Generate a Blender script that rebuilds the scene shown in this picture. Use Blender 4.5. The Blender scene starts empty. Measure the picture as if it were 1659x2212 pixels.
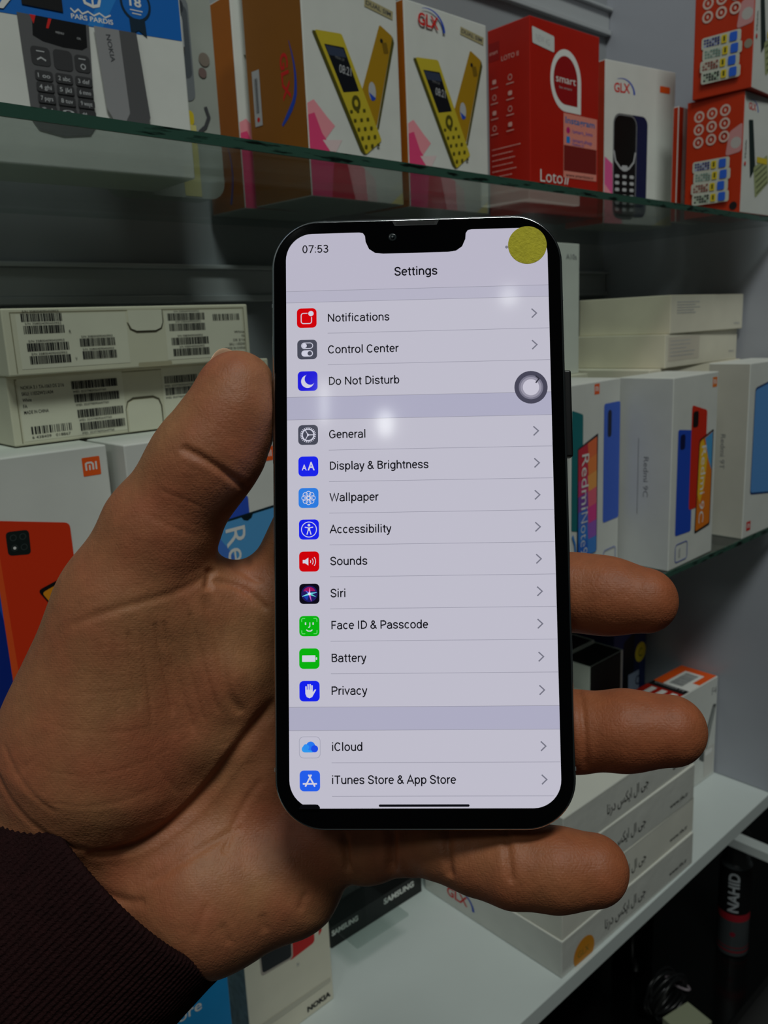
import bpy, bmesh, math, random
import numpy as np
from mathutils import Vector, Matrix
random.seed(4)
SC = bpy.context.scene
COL = SC.collection
R = math.radians

# ------------------------------------------------------------------ camera, world, light, exposure
def cam_matrix(yaw, pitch, roll):
    f = np.array([math.cos(pitch)*math.cos(yaw), math.cos(pitch)*math.sin(yaw), math.sin(pitch)])
    r = np.cross(f, [0, 0, 1]); r /= np.linalg.norm(r)
    d = np.cross(f, r)
    return math.cos(roll)*r+math.sin(roll)*d, -math.sin(roll)*r+math.cos(roll)*d, f
cr, cd, cf = cam_matrix(R(47.97), R(-12.54), R(2.59))
cam = bpy.data.cameras.new('camera')
cam.sensor_fit = 'HORIZONTAL'; cam.sensor_width = 36.0
cam.lens = 36.0*1800/1659
cam.clip_start = .01; cam.clip_end = 30
cam.dof.use_dof = True; cam.dof.focus_distance = .222; cam.dof.aperture_fstop = 46
camo = bpy.data.objects.new('camera', cam); COL.objects.link(camo)
camo.matrix_world = Matrix(((cr[0], -cd[0], -cf[0], 0), (cr[1], -cd[1], -cf[1], 0), (cr[2], -cd[2], -cf[2], 0), (0, 0, 0, 1)))
SC.camera = camo
SC.view_settings.view_transform = 'Standard'; SC.view_settings.look = 'None'
SC.view_settings.exposure = 0; SC.view_settings.gamma = 1; SC.view_settings.use_curve_mapping = False
W = bpy.data.worlds.new('shop_air'); SC.world = W; W.use_nodes = True
W.node_tree.nodes['Background'].inputs[0].default_value = (.80, .95, .92, 1)
W.node_tree.nodes['Background'].inputs[1].default_value = .013

def area(name, loc, target, sx, sy, power, col=(.95, 1., .95), shape='RECTANGLE'):
    l = bpy.data.lights.new(name, 'AREA'); l.shape = shape; l.size = sx; l.size_y = sy
    l.energy = power; l.color = col
    o = bpy.data.objects.new(name, l); COL.objects.link(o); o.location = loc
    o.rotation_euler = (Vector(target)-Vector(loc)).to_track_quat('-Z', 'Y').to_euler()
    return o
area('aisle_ceiling_lamp', (-.22, -.88, 2.15), (.45, .35, -.2), .9, .40, 30)
area('aisle_ceiling_lamp', (-1.75, -.80, 2.0), (.35, .30, -.2), .7, .40, 6.5)
area('shop_ceiling_lamp', (-1.70, -1.60, 1.2), (.3, .3, -.1), .06, .10, .2, shape='ELLIPSE')
area('shop_ceiling_lamp', (-1.72, -1.33, 1.2), (.3, .3, -.1), .025, .16, .10, shape='ELLIPSE')
area('shop_ceiling_lamp', (-.89, -1.31, 1.2), (.3, .3, -.1), .05, .05, .05, shape='ELLIPSE')

# ------------------------------------------------------------------ materials
def lin(c):
    return tuple(((v/255/12.92) if v/255 <= .04045 else ((v/255+.055)/1.055)**2.4) for v in c)
MATS = {}
def mat(name, rgb, rough=.55, spec=.4, metal=0., noise=0., nscale=60., bump=0., bscale=400., emit=None, coat=0.):
    if name in MATS: return MATS[name]
    m = bpy.data.materials.new(name); m.use_nodes = True
    nt = m.node_tree; b = nt.nodes['Principled BSDF']
    c = lin(rgb)+(1,)
    b.inputs['Base Color'].default_value = c
    b.inputs['Roughness'].default_value = rough
    b.inputs['Specular IOR Level'].default_value = spec
    b.inputs['Metallic'].default_value = metal
    b.inputs['Coat Weight'].default_value = coat
    b.inputs['Coat Roughness'].default_value = .05
    if noise or bump:
        tc = nt.nodes.new('ShaderNodeTexCoord')
    if noise:
        n = nt.nodes.new('ShaderNodeTexNoise'); n.inputs['Scale'].default_value = nscale; n.inputs['Detail'].default_value = 5
        nt.links.new(tc.outputs['Object'], n.inputs['Vector'])
        mp = nt.nodes.new('ShaderNodeMapRange'); mp.inputs[1].default_value = .3; mp.inputs[2].default_value = .7
        mp.inputs[3].default_value = 1-noise; mp.inputs[4].default_value = 1+noise*.5
        nt.links.new(n.outputs['Fac'], mp.inputs[0])
        mx = nt.nodes.new('ShaderNodeVectorMath'); mx.operation = 'SCALE'; mx.inputs[0].default_value = c[:3]
        nt.links.new(mp.outputs[0], mx.inputs['Scale']); nt.links.new(mx.outputs[0], b.inputs['Base Color'])
    if bump:
        n2 = nt.nodes.new('ShaderNodeTexNoise'); n2.inputs['Scale'].default_value = bscale; n2.inputs['Detail'].default_value = 3
        nt.links.new(tc.outputs['Object'], n2.inputs['Vector'])
        bp = nt.nodes.new('ShaderNodeBump'); bp.inputs['Strength'].default_value = bump; bp.inputs['Distance'].default_value = .0006
        nt.links.new(n2.outputs['Fac'], bp.inputs['Height']); nt.links.new(bp.outputs[0], b.inputs['Normal'])
    if emit:
        b.inputs['Emission Color'].default_value = lin(emit)+(1,); b.inputs['Emission Strength'].default_value = 1
    MATS[name] = m
    return m
def card(name, rgb, rough=.5): return mat(name, rgb, rough, .35, noise=.05, nscale=35)
def ink(rgb, rough=.5): return mat('ink_%d_%d_%d' % tuple(rgb), rgb, rough, .35)
def lit(rgb):           # a lit pixel colour of the phone's display, under glossy cover glass
    return mat('lit_%d_%d_%d' % tuple(rgb), (2, 2, 2), .07, .45, emit=rgb)
def glass_mat(name, tint, edge_dark=False):
    if name in MATS: return MATS[name]
    m = bpy.data.materials.new(name); m.use_nodes = True; nt = m.node_tree; nt.nodes.clear()
    out = nt.nodes.new('ShaderNodeOutputMaterial'); mix = nt.nodes.new('ShaderNodeMixShader')
    tr = nt.nodes.new('ShaderNodeBsdfTransparent'); tr.inputs[0].default_value = tint+(1,)
    gl = nt.nodes.new('ShaderNodeBsdfGlossy'); gl.inputs['Roughness'].default_value = .03
    lw = nt.nodes.new('ShaderNodeLayerWeight'); lw.inputs[0].default_value = .5
    pw = nt.nodes.new('ShaderNodeMath'); pw.operation = 'POWER'; pw.inputs[1].default_value = 5
    ml = nt.nodes.new('ShaderNodeMath'); ml.operation = 'MULTIPLY_ADD'; ml.inputs[1].default_value = .9; ml.inputs[2].default_value = .04
    nt.links.new(lw.outputs['Facing'], pw.inputs[0]); nt.links.new(pw.outputs[0], ml.inputs[0])
    nt.links.new(ml.outputs[0], mix.inputs[0]); nt.links.new(tr.outputs[0], mix.inputs[1]); nt.links.new(gl.outputs[0], mix.inputs[2])
    nt.links.new(mix.outputs[0], out.inputs[0])
    MATS[name] = m; return m

# ------------------------------------------------------------------ object helpers
def link(name, bm, mats, parent=None, smooth=False):
    me = bpy.data.meshes.new(name); bm.to_mesh(me); bm.free()
    for m in (mats if isinstance(mats, (list, tuple)) else [mats]): me.materials.append(m)
    if smooth:
        for p in me.polygons: p.use_smooth = True
    o = bpy.data.objects.new(name, me); COL.objects.link(o)
    if parent: o.parent = parent
    return o
def tag(o, label, cat=None, group=None):
    o['label'] = label
    if cat: o['category'] = cat
    if group: o['group'] = group
    return o
def empty(name, loc, rz, label, cat, group=None):
    o = bpy.data.objects.new(name, None); o.empty_display_size = .02; COL.objects.link(o)
    o.location = loc; o.rotation_euler = (0, 0, R(rz))
    return tag(o, label, cat, group)
def struct(name, bm, m):
    o = link(name, bm, m); o['kind'] = 'structure'; return o
def bm_box(x0, x1, y0, y1, z0, z1, bev=0., bm=None, seg=2):
    bm = bm or bmesh.new()
    r = bmesh.ops.create_cube(bm, size=1.0)
    vs = r['verts']
    for v in vs:
        v.co = Vector(((x0+x1)/2+v.co.x*(x1-x0), (y0+y1)/2+v.co.y*(y1-y0), (z0+z1)/2+v.co.z*(z1-z0)))
    if bev:
        es = list({e for v in vs for e in v.link_edges})
        bmesh.ops.bevel(bm, geom=es, offset=bev, segments=seg, profile=.5, affect='EDGES')
    return bm
def rr_pts(w, h, r, n=8, cx=0, cy=0):
    pts = []
    for sx, sy, a0 in ((1, 1, 0), (-1, 1, 90), (-1, -1, 180), (1, -1, 270)):
        for i in range(n+1):
            a = R(a0+90*i/n)
            pts.append((cx+sx*(w/2-r)+r*math.cos(a), cy+sy*(h/2-r)+r*math.sin(a)))
    return pts
def bm_loft(rings, caps=True, bm=None, mi=0, closed=True):
    bm = bm or bmesh.new()
    rs = [[bm.verts.new(p) for p in ring] for ring in rings]
    for a, b in zip(rs, rs[1:]):
        n = len(a)
        for i in range(n if closed else n-1):
            f = bm.faces.new((a[i], a[(i+1) % n], b[(i+1) % n], b[i])); f.material_index = mi
    if caps:
        f = bm.faces.new(list(reversed(rs[0]))); f.material_index = mi
        f = bm.faces.new(rs[-1]); f.material_index = mi
    return bm
def lathe(profile, n=40, bm=None, mi=0):
    rings = [[(r*math.cos(2*math.pi*i/n), r*math.sin(2*math.pi*i/n), z) for i in range(n)] for r, z in profile]
    return bm_loft(rings, True, bm, mi)
def tube(pts, r, n=8, bm=None, mi=0):
    rings = []
    up = Vector((0.13, .3, .9)).normalized()
    P = [Vector(p) for p in pts]
    for i, p in enumerate(P):
        t = (P[min(i+1, len(P)-1)]-P[max(i-1, 0)]).normalized()
        a = t.cross(up).normalized(); b = t.cross(a).normalized()
        rad = r[i] if isinstance(r, (list, tuple)) else r
        rings.append([p+a*rad*math.cos(2*math.pi*k/n)+b*rad*math.sin(2*math.pi*k/n) for k in range(n)])
    return bm_loft(rings, True, bm, mi)

# ------------------------------------------------------------------ printing on surfaces
GLYPH = {}
def glyphs(s, bold):
    k = (s, bold)
    if k in GLYPH: return GLYPH[k]
    cu = bpy.data.curves.new('lettering', 'FONT'); cu.body = s; cu.fill_mode = 'FRONT'; cu.resolution_u = 3; cu.offset = bold
    o = bpy.data.objects.new('lettering', cu)
    me = o.to_mesh()
    vs = [(v.co.x, v.co.y) for v in me.vertices]; fs = [tuple(p.vertices) for p in me.polygons]
    o.to_mesh_clear(); bpy.data.objects.remove(o); bpy.data.curves.remove(cu)
    if vs:
        x0 = min(v[0] for v in vs); x1 = max(v[0] for v in vs)
    else: x0, x1 = 0, 1
    GLYPH[k] = ([(x-x0, y) for x, y in vs], fs, max(x1-x0, 1e-6))
    return GLYPH[k]
CAP = .7
class Ink:
    """collects flat printed shapes (mm, on one face) into a bmesh that becomes one mesh"""
    def __init__(s, bm=None, mats=None):
        s.bm = bm if bm is not None else bmesh.new(); s.mats = mats if mats is not None else []
        s.layer = 0
    def mi(s, m):
        if m not in s.mats: s.mats.append(m)
        return s.mats.index(m)
    def on(s, fn): s.fn = fn; s.layer = 0; return s
    def flat(s, o, u, v, base=.08, step=.03):
        o, u, v = Vector(o), Vector(u), Vector(v); n = u.cross(v)
        return s.on(lambda a, b, l: o+u*(a/1000)+v*(b/1000)+n*((base+step*l)/1000))
    def poly(s, m, pts, up=True):
        if up: s.layer += 1
        vs = [s.bm.verts.new(s.fn(a, b, s.layer)) for a, b in pts]
        area2 = sum(pts[i][0]*pts[(i+1) % len(pts)][1]-pts[(i+1) % len(pts)][0]*pts[i][1] for i in range(len(pts)))
        if area2 < 0: vs.reverse()
        f = s.bm.faces.new(vs); f.material_index = s.mi(m); return f
    def rect(s, m, x0, y0, x1, y1, up=True): s.poly(m, [(x0, y0), (x1, y0), (x1, y1), (x0, y1)], up)
    def rr(s, m, cx, cy, w, h, r, rot=0, skew=0, n=5):
        p = rr_pts(w, h, r, n); c, q = math.cos(R(rot)), math.sin(R(rot))
        s.poly(m, [(cx+(x+skew*y)*c-y*q, cy+(x+skew*y)*q+y*c) for x, y in p])
    def quad_rr(s, m, P, r=.08, n=4):
        """rounded quadrilateral through 4 corners"""
        out = []
        for i in range(4):
            a, b, c = Vector(P[i-1]), Vector(P[i]), Vector(P[(i+1) % 4])
            p0 = b+(a-b)*r*min(1, (c-b).length/max((a-b).length, 1e-6)); p2 = b+(c-b)*r*min(1, (a-b).length/max((c-b).length, 1e-6))
            for k in range(n+1):
                t = k/n; q = p0*(1-t)**2+b*2*t*(1-t)+p2*t*t; out.append((q.x, q.y))
        s.poly(m, out)
    def disc(s, m, cx, cy, r, ry=None, n=28): s.poly(m, [(cx+r*math.cos(2*math.pi*i/n), cy+(ry or r)*math.sin(2*math.pi*i/n)) for i in range(n)])
    def ring(s, m, cx, cy, r, t, n=28, a0=0, a1=360):
        s.layer += 1; full = a1-a0 >= 360; k = n if full else n+1
        A = [R(a0+(a1-a0)*i/n) for i in range(k)]
        o = [s.bm.verts.new(s.fn(cx+r*math.cos(a), cy+r*math.sin(a), s.layer)) for a in A]
        i_ = [s.bm.verts.new(s.fn(cx+(r-t)*math.cos(a), cy+(r-t)*math.sin(a), s.layer)) for a in A]
        for j in range(n):
            q = (j+1) % k
            f = s.bm.faces.new((i_[j], o[j], o[q], i_[q])); f.material_index = s.mi(m)
    def line(s, m, pts, w, closed=False):
        s.layer += 1
        P = [Vector(p) for p in pts]; n = len(P); L = []
        ws = w if isinstance(w, (list, tuple)) else [w]*n
        for i in range(n):
            a = P[i-1] if (i or closed) else P[i]; b = P[(i+1) % n] if (i < n-1 or closed) else P[i]
            t = (b-a).normalized(); nn = Vector((-t.y, t.x))
            if (0 < i < n-1) or closed:
                d1 = (P[i]-a).normalized(); d2 = (b-P[i]).normalized(); t = d1+d2
                t = t.normalized() if t.length > 1e-3 else d1
                nn = Vector((-t.y, t.x))/max(abs(d1.x*t.x+d1.y*t.y), .45)
            L.append((s.bm.verts.new(s.fn(*(P[i]+nn*ws[i]/2), s.layer)), s.bm.verts.new(s.fn(*(P[i]-nn*ws[i]/2), s.layer))))
        for i in range(n if closed else n-1):
            a, b = L[i], L[(i+1) % n]
            f = s.bm.faces.new((a[1], b[1], b[0], a[0])); f.material_index = s.mi(m)
    def text(s, m, t, x, y, width=None, cap=None, rot=0, bold=0., shear=0.):
        vs, fs, w = glyphs(t, bold)
        if cap is None: cap = width/w*CAP
        sy = cap/CAP; sx = (width/w) if width else sy
        s.layer += 1; c, q = math.cos(R(rot)), math.sin(R(rot))
        V = []
        for a, b in vs:
            px, py = a*sx+shear*b*sy, b*sy
            V.append(s.bm.verts.new(s.fn(x+px*c-py*q, y+px*q+py*c, s.layer)))
        k = s.mi(m)
        for f in fs:
            try:
                g = s.bm.faces.new([V[i] for i in f]); g.material_index = k
            except ValueError: pass
    def bars(s, m, x, y, w, h, seed=0, dens=.55):
        rn = random.Random(seed); u = 0; s.layer += 1
        while u < w:
            b = rn.choice((.35, .35, .6, .9)); g = rn.choice((.3, .4, .7))
            if u+b > w: break
            s.rect(m, x+u, y, x+u+b, y+h, up=False); u += b+g*(1.1-dens)*1.6
    def done(s, name, parent=None, label=None):
        o = link(name, s.bm, s.mats, parent)
        if label: o['label'] = label
        return o

def _arc(cx, cy, rx, ry, a0, a1, n=14): return [(cx+rx*math.cos(R(a0+(a1-a0)*i/n)), cy+ry*math.sin(R(a0+(a1-a0)*i/n))) for i in range(n+1)]
_h, _X = .0625, .743
_S = [(.95, .74), (.89, .87), (.74, .965), (.5, 1), (.26, .965), (.1, .86), (.07, .74), (.12, .63), (.27, .555), (.5, .5), (.74, .44), (.9, .35), (.95, .25), (.89, .12), (.74, .035), (.5, 0), (.25, .035), (.1, .13), (.04, .26)]
def _s(x0, x1, y1): return [(x0+(x1-x0)*a, _h*.6+(y1-1.2*_h)*b) for a, b in _S]
_ry = _X/2-_h*.7
MONO = {
 'o': (.80, [_arc(.40, _X/2, .285, _ry, 0, 360, 28)]), 'c': (.735, [_arc(.385, _X/2, .27, _ry, 42, 318, 22)]),
 'e': (.745, [[(.11, _X/2+.02), (.65, _X/2+.02)], _arc(.385, _X/2, .27, _ry, 2, 318, 24)]),
 'd': (.793, [_arc(.37, _X/2, .255, _ry, 0, 360, 26), [(.645, 0), (.645, 1.055)]]), 'b': (.79, [_arc(.42, _X/2, .255, _ry, 0, 360, 26), [(.145, 0), (.145, 1.055)]]),
 'p': (.79, [_arc(.42, _X/2, .255, _ry, 0, 360, 26), [(.145, -.285), (.145, _X)]]), 'g': (.79, [_arc(.37, _X/2, .255, _ry, 0, 360, 26), [(.645, _X)]+_arc(.385, -.03, .26, .19, 0, -140, 12)]),
 'h': (.775, [[(.145, 0), (.145, 1.055)], _arc(.39, .44, .245, _X-.44-_h*.7, 180, 0)+[(.635, 0)]]), 'n': (.776, [[(.145, 0), (.145, _X)], _arc(.39, .44, .245, _X-.44-_h*.7, 180, 0)+[(.635, 0)]]),
 'u': (.775, [[(.14, _X)]+_arc(.385, .30, .245, .30-_h*.7, 180, 360)+[(.63, .30)], [(.63, 0), (.63, _X)]]),
 'i': (.342, [[(.17, 0), (.17, _X)], [(.17, .90), (.17, 1.03)]]), 'l': (.342, [[(.17, 0), (.17, 1.055)]]),
 'r': (.475, [[(.145, 0), (.145, _X)], _arc(.43, .40, .285, _X-.40-_h*.8, 180, 84, 10)]), 's': (.725, [_s(.09, .63, _X)]),
 't': (.46, [[(.23, .93), (.23, .19)]+_arc(.36, .17, .13, .17-_h*.6, 180, 285, 8), [(.03, _X-_h), (.42, _X-_h)]]), 'f': (.488, [_arc(.40, .86, .16, .19-_h*.4, 75, 180, 8)+[(.24, 0)], [(.04, _X-_h), (.45, _X-_h)]]),
 'v': (.68, [[(.06, _X), (.34, .05), (.62, _X)]]), 'y': (.665, [[(.06, _X), (.335, .05)], [(.61, _X), (.33, -.10), (.26, -.20), (.18, -.235), (.08, -.235)]]),
 'a': (.765, [_arc(.375, .49, .245, _X-.49-_h*.7, 165, 0, 12)+[(.62, .12), (.64, 0)], [(.62, .43), (.40, .43)]+_arc(.34, .22, .235, .21-_h*.3, 80, 280, 14)+[(.48, .05), (.62, .18)]]),
 'S': (.834, [_s(.09, .75, 1)]), 'N': (1.0, [[(.17, 0), (.17, 1)], [(.17, .97), (.84, .03)], [(.84, 0), (.84, 1)]]), 'C': (.915, [_arc(.47, .5, .355, .5-_h*.7, 38, 322, 26)]),
 'D': (.92, [[(.18, _h), (.18, 1-_h), (.38, 1-_h)]+_arc(.38, .5, .44, .5-_h, 90, -90, 18)+[(.18, _h)]]), 'G': (.957, [_arc(.48, .5, .36, .5-_h*.7, 42, 330, 26)+[(.82, .22), (.82, .47), (.50, .47)]]),
 'B': (.876, [[(.18, _h), (.18, 1-_h), (.46, 1-_h)]+_arc(.47, .765, .25, .235-_h, 90, -90, 12)+[(.18, .53)], [(.46, .53)]+_arc(.48, .295, .27, .295-_h, 90, -90, 12)+[(.18, _h)]]),
 'W': (1.247, [[(.07, 1), (.34, .04), (.62, .95), (.90, .04), (1.17, 1)]]), 'A': (.917, [[(.05, 0), (.46, .97), (.87, 0)], [(.19, .33), (.73, .33)]]), 'F': (.777, [[(.18, 0), (.18, 1-_h), (.72, 1-_h)], [(.18, .49), (.65, .49)]]),
 'I': (.383, [[(.19, 0), (.19, 1)]]), 'P': (.887, [[(.18, 0), (.18, 1-_h), (.50, 1-_h)]+_arc(.50, .70, .285, .30-_h, 90, -90, 14)+[(.18, .40)]]), 'T': (.84, [[(.42, 0), (.42, 1-_h)], [(.05, 1-_h), (.79, 1-_h)]]),
 '&': (.875, [[(.83, .02), (.30, .66)]+_arc(.40, .79, .16, .16, 210, -30, 12)+[(.50, .66), (.24, .46)]+_arc(.36, .27, .25, .27-_h*.7, 125, 320, 14)+[(.66, .27), (.70, .46)]]),
 '0': (.79, [_arc(.395, .5, .265, .5-_h*.7, 0, 360, 28)]), '7': (.79, [[(.08, 1-_h), (.68, 1-_h), (.28, 0)]]), ':': (.34, [[(.17, .03), (.17, .16)], [(.17, .60), (.17, .73)]]),
 '5': (.79, [[(.66, 1-_h), (.22, 1-_h), (.17, .50), (.30, .58)]+_arc(.38, .33, .28, .29-_h*.3, 90, -150, 18)]), '3': (.79, [_arc(.37, .745, .25, .255-_h*.7, 155, -80, 14)+[(.30, .53)], [(.36, .53)]+_arc(.38, .28, .275, .28-_h*.6, 85, -160, 16)]), ' ': (.349, []),
}
def mono_text(ik, m, t, x, y, width, cap, wt=.128):
    total = sum(MONO[c][0] for c in t)-.18
    sx = width/total; u = -.09
    for c in t:
        adv, st = MONO[c]
        for P in st:
            cl = len(P) > 3 and abs(P[0][0]-P[-1][0])+abs(P[0][1]-P[-1][1]) < 1e-6
            ik.line(m, [(x+(u+a)*sx, y+b*cap) for a, b in (P[:-1] if cl else P)], wt*cap, cl)
            ik.layer -= 1
        u += adv
    ik.layer += 1

class Box:
    """a carton: Empty at its base, a carton mesh with its printing, and separate stuck-on or folding parts"""
    def __init__(s, name, label, cat, x, y, z, yaw, w, d, h, base, left=None, top=None, bottom=None, front=None, bev=.0007, group=None, right=None):
        s.w, s.d, s.h = w*1000, d*1000, h*1000
        s.root = empty(name, (x, y, z), yaw, label, cat, group)
        bm = bmesh.new(); bm_box(0, w, 0, d, 0, h, 0, bm)
        mats = [base]
        for f in bm.faces:
            n = f.normal
            for vec, mm in (((-1, 0, 0), left), ((0, 0, 1), top), ((0, 0, -1), bottom), ((0, -1, 0), front), ((1, 0, 0), right)):
                if mm and n.dot(Vector(vec)) > .9:
                    if mm not in mats: mats.append(mm)
                    f.material_index = mats.index(mm)
        bmesh.ops.bevel(bm, geom=list(bm.edges), offset=bev, segments=2, profile=.5, affect='EDGES')
        s.i = Ink(bm, mats)
    def face(s, f, ik=None, base=.08, step=.03):
        ik = ik or s.i; w, d, h = s.w/1000, s.d/1000, s.h/1000
        if f == 'F': return ik.flat((0, 0, 0), (1, 0, 0), (0, 0, 1), base, step)
        if f == 'L': return ik.flat((0, d, 0), (0, -1, 0), (0, 0, 1), base, step)
        if f == 'T': return ik.flat((0, 0, h), (1, 0, 0), (0, 1, 0), base, step)
        if f == 'B': return ik.flat((0, d, 0), (1, 0, 0), (0, -1, 0), base, step)
    def part(s, f, base=.25): return s.face(f, Ink(), base, .02)
    def close(s, name='carton'): return s.i.done(name, s.root)
    def slab(s, name, f, m, pts, t=.4, label=None, base=0.05):
        """a part with thickness lying on face f (outline in mm)"""
        ik = s.face(f, Ink(), 0, 0); fn = ik.fn
        lo = [s_pt(ik, a, b, base) for a, b in pts]; hi = [s_pt(ik, a, b, base+t) for a, b in pts]
        bm = bm_loft([lo, hi], True); bmesh.ops.recalc_face_normals(bm, faces=bm.faces)
        o = link(name, bm, m, s.root)
        if label: o['label'] = label
        return o
def s_pt(ik, a, b, off):
    o = ik.fn(a, b, 0); n = (ik.fn(a+1, b, 0)-o).cross(ik.fn(a, b+1, 0)-o).normalized()
    return o+n*off/1000

# ------------------------------------------------------------------ colours
WHITE = card('white_card', (214, 216, 210)); CREAM = card('cream_card', (214, 208, 186)); WARM = card('warm_white_card', (222, 217, 198))
GREYW = card('grey_white_card', (196, 198, 196))
ORANGEB = card('orange_brown_card', (178, 100, 18)); BROWNB = card('brown_orange_card', (142, 88, 20)); REDC = card('red_card', (178, 30, 16), .4); ORRED = card('orange_red_card', (184, 50, 16), .4)
BLACK = mat('black_plastic', (9, 9, 10), .35, .4); SKYB = card('sky_blue_card', (20, 140, 205), .4)
K = ink((24, 24, 26)); WH = ink((228, 228, 224)); GR = ink((120, 122, 124)); DKG = ink((70, 72, 76)); LG = ink((178, 180, 182))
RED = ink((206, 34, 30)); BLUE = ink((30, 70, 180)); ORG = ink((232, 88, 20)); YEL = ink((214, 190, 40)); GOLD = ink((196, 176, 46)); GOLD2 = ink((168, 128, 20)); OLV = ink((80, 76, 20))
PINK = ink((226, 70, 120)); PINK2 = ink((236, 150, 160)); PINK3 = ink((196, 30, 60)); PALE = ink((224, 200, 200)); NAVY = ink((22, 26, 60)); YELP = ink((230, 216, 150)); TEAL = ink((12, 108, 112))

# ------------------------------------------------------------------ setting
XE, YB, ZU, ZM, ZB = .884, .575, .0862, -.217, -.536
WALLP = mat('painted_grey_panel', (142, 146, 150), .35, .35, noise=.05, nscale=8)
LAM = mat('white_laminate', (206, 214, 212), .3, .4, noise=.03, nscale=12)
DARK = mat('dark_cabinet', (16, 17, 18), .4, .3, noise=.2, nscale=10)
struct('wall_back', bm_box(-1.6, XE, YB, YB+.02, ZB, 1.25), WALLP)
struct('wall_right', bm_box(XE, XE+.018, .33, YB+.02, ZB, 1.25, .001), mat('shaded_laminate_side', (162, 165, 174), .24, .4, noise=.03, nscale=12))  # laminate colour greyed to stand in for shade from a higher shelf not built
GRV = mat('dark_groove', (38, 40, 44), .5)
ALU = mat('aluminium_trim', (186, 190, 192), .4, .5, metal=.35)
for i, zz in enumerate((.0415, .3205)):
    bm = bmesh.new()
    bm_box(-1.6, XE-.001, YB-.0040, YB-.0002, zz-.0125, zz+.0065, .0008, bm)
    bm_box(-1.6, XE-.001, YB-.0090, YB-.0002, zz+.0065, zz+.0095, .0006, bm)
    bm_box(-1.6, XE-.001, YB-.0070, YB-.0002, zz-.0175, zz-.0125, .0006, bm)
    struct('trim_%d' % (i+1), bm, GRV if False else ALU)
struct('floor', bm_box(-3, 3, -3, 2.2, -1.44, -1.4), mat('dark_floor_tile', (70, 70, 70), .3, noise=.1, nscale=5))
struct('wall_base', bm_box(-1.6, 2.0, .92, .94, -1.4, ZB-.03), DARK)
bm = bm_box(1.075, 1.095, .40, .92, -.76, -.745, .001); struct('trim_3', bm, LAM)
bm = bm_box(-1.6, 2.0, .42, .92, -.98, -.96, .001)
tag(link('lower_shelf', bm, mat('black_gloss_shelf', (8, 9, 9), .15, .5)), 'dark glossy shelf under the white board, holding the spray can', 'shelf')
tag(link('shelf_board', bm_box(-1.6, XE+.018, .348, YB, ZB-.017, ZB-.0003, .0008), LAM), 'thick white laminate board at the bottom, carrying the stacked shrink-wrapped boxes', 'shelf')
def glass_shelf(z, label, y0=.348, x1=XE-.001, k=0.):
    yf = lambda x: y0+(x-.45)*k
    def slab(a, b_):
        P = [(-1.6, a(-1.6)), (x1, a(x1)), (x1, b_(x1)), (-1.6, b_(-1.6))]
        bm = bm_loft([[(x, y, z_) for x, y in P] for z_ in (-.0050, -.0003)], True); bmesh.ops.recalc_face_normals(bm, faces=bm.faces); return bm
    root = empty('glass_shelf', (0, 0, z), 0, label, 'shelf', None)
    bm = slab(lambda x: yf(x)+.0012, lambda x: YB-.001)
    link('pane', bm, glass_mat('clear_green_glass', (.90, .945, .925)), root)
    m = bpy.data.materials.new('green_glass_edge') if 'gge' not in MATS else MATS['gge']
    if 'gge' not in MATS:
        MATS['gge'] = m; m.use_nodes = True; nt = m.node_tree; b = nt.nodes['Principled BSDF']
        tc = nt.nodes.new('ShaderNodeTexCoord'); mp = nt.nodes.new('ShaderNodeMapping'); mp.inputs['Scale'].default_value = (55, 100, 420)
        n = nt.nodes.new('ShaderNodeTexNoise'); n.inputs['Scale'].default_value = 1; n.inputs['Detail'].default_value = 3
        rp = nt.nodes.new('ShaderNodeValToRGB'); rp.color_ramp.elements[0].position = .36; rp.color_ramp.elements[1].position = .46
        rp.color_ramp.elements[0].color = lin((14, 24, 20))+(1,); rp.color_ramp.elements[1].color = lin((52, 84, 72))+(1,)
        nt.links.new(tc.outputs['Object'], mp.inputs[0]); nt.links.new(mp.outputs[0], n.inputs['Vector'])
        nt.links.new(n.outputs['Fac'], rp.inputs[0]); nt.links.new(rp.outputs[0], b.inputs['Base Color']); b.inputs['Roughness'].default_value = .25
    e = link('front_edge', slab(yf, lambda x: yf(x)+.0012), m, root); e['label'] = 'dark green chipped front edge'
    return root
glass_shelf(ZU, 'upper glass shelf with a dark green edge, carrying the upright button-phone boxes', .3482, XE-.001, .0432)
glass_shelf(ZM, 'middle glass shelf carrying the row of white touchscreen-phone boxes')

# ------------------------------------------------------------------ upper shelf
def glx(ik, x, y, w, rot=0, red=RED, blue=BLUE, bold=.025):
    """three red letters under a blue swoosh"""
    c, q = math.cos(R(rot)), math.sin(R(rot))
    ik.text(red, 'GLX', x, y, width=w, cap=w*.36, rot=rot, bold=bold)
    P = []; ws = []
    for i in range(13):
        t = i/12; a = R(112-112*t)
        px, py = w*.50+w*.78*math.cos(a), -.05*w+w*.60*math.sin(a)
        P.append((x+px*c-py*q, y+px*q+py*c)); ws.append(w*(.015+.10*t**1.2))
    ik.line(blue, P, ws)
def small_lines(ik, m, x, y, w, n, gap, h=.7, seed=1, ragged=.4, right=False):
    rn = random.Random(seed)
    for i in range(n):
        l = w*(1-ragged*rn.random()); x0 = x+w-l if right else x
        u = x0
        while u < x0+l:
            k = rn.uniform(1.2, 4)*h; k = min(k, x0+l-u)
            ik.rect(m, u, y-i*gap, u+k, y-i*gap+h, up=(u == x0)); u += k+h*.7

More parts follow.
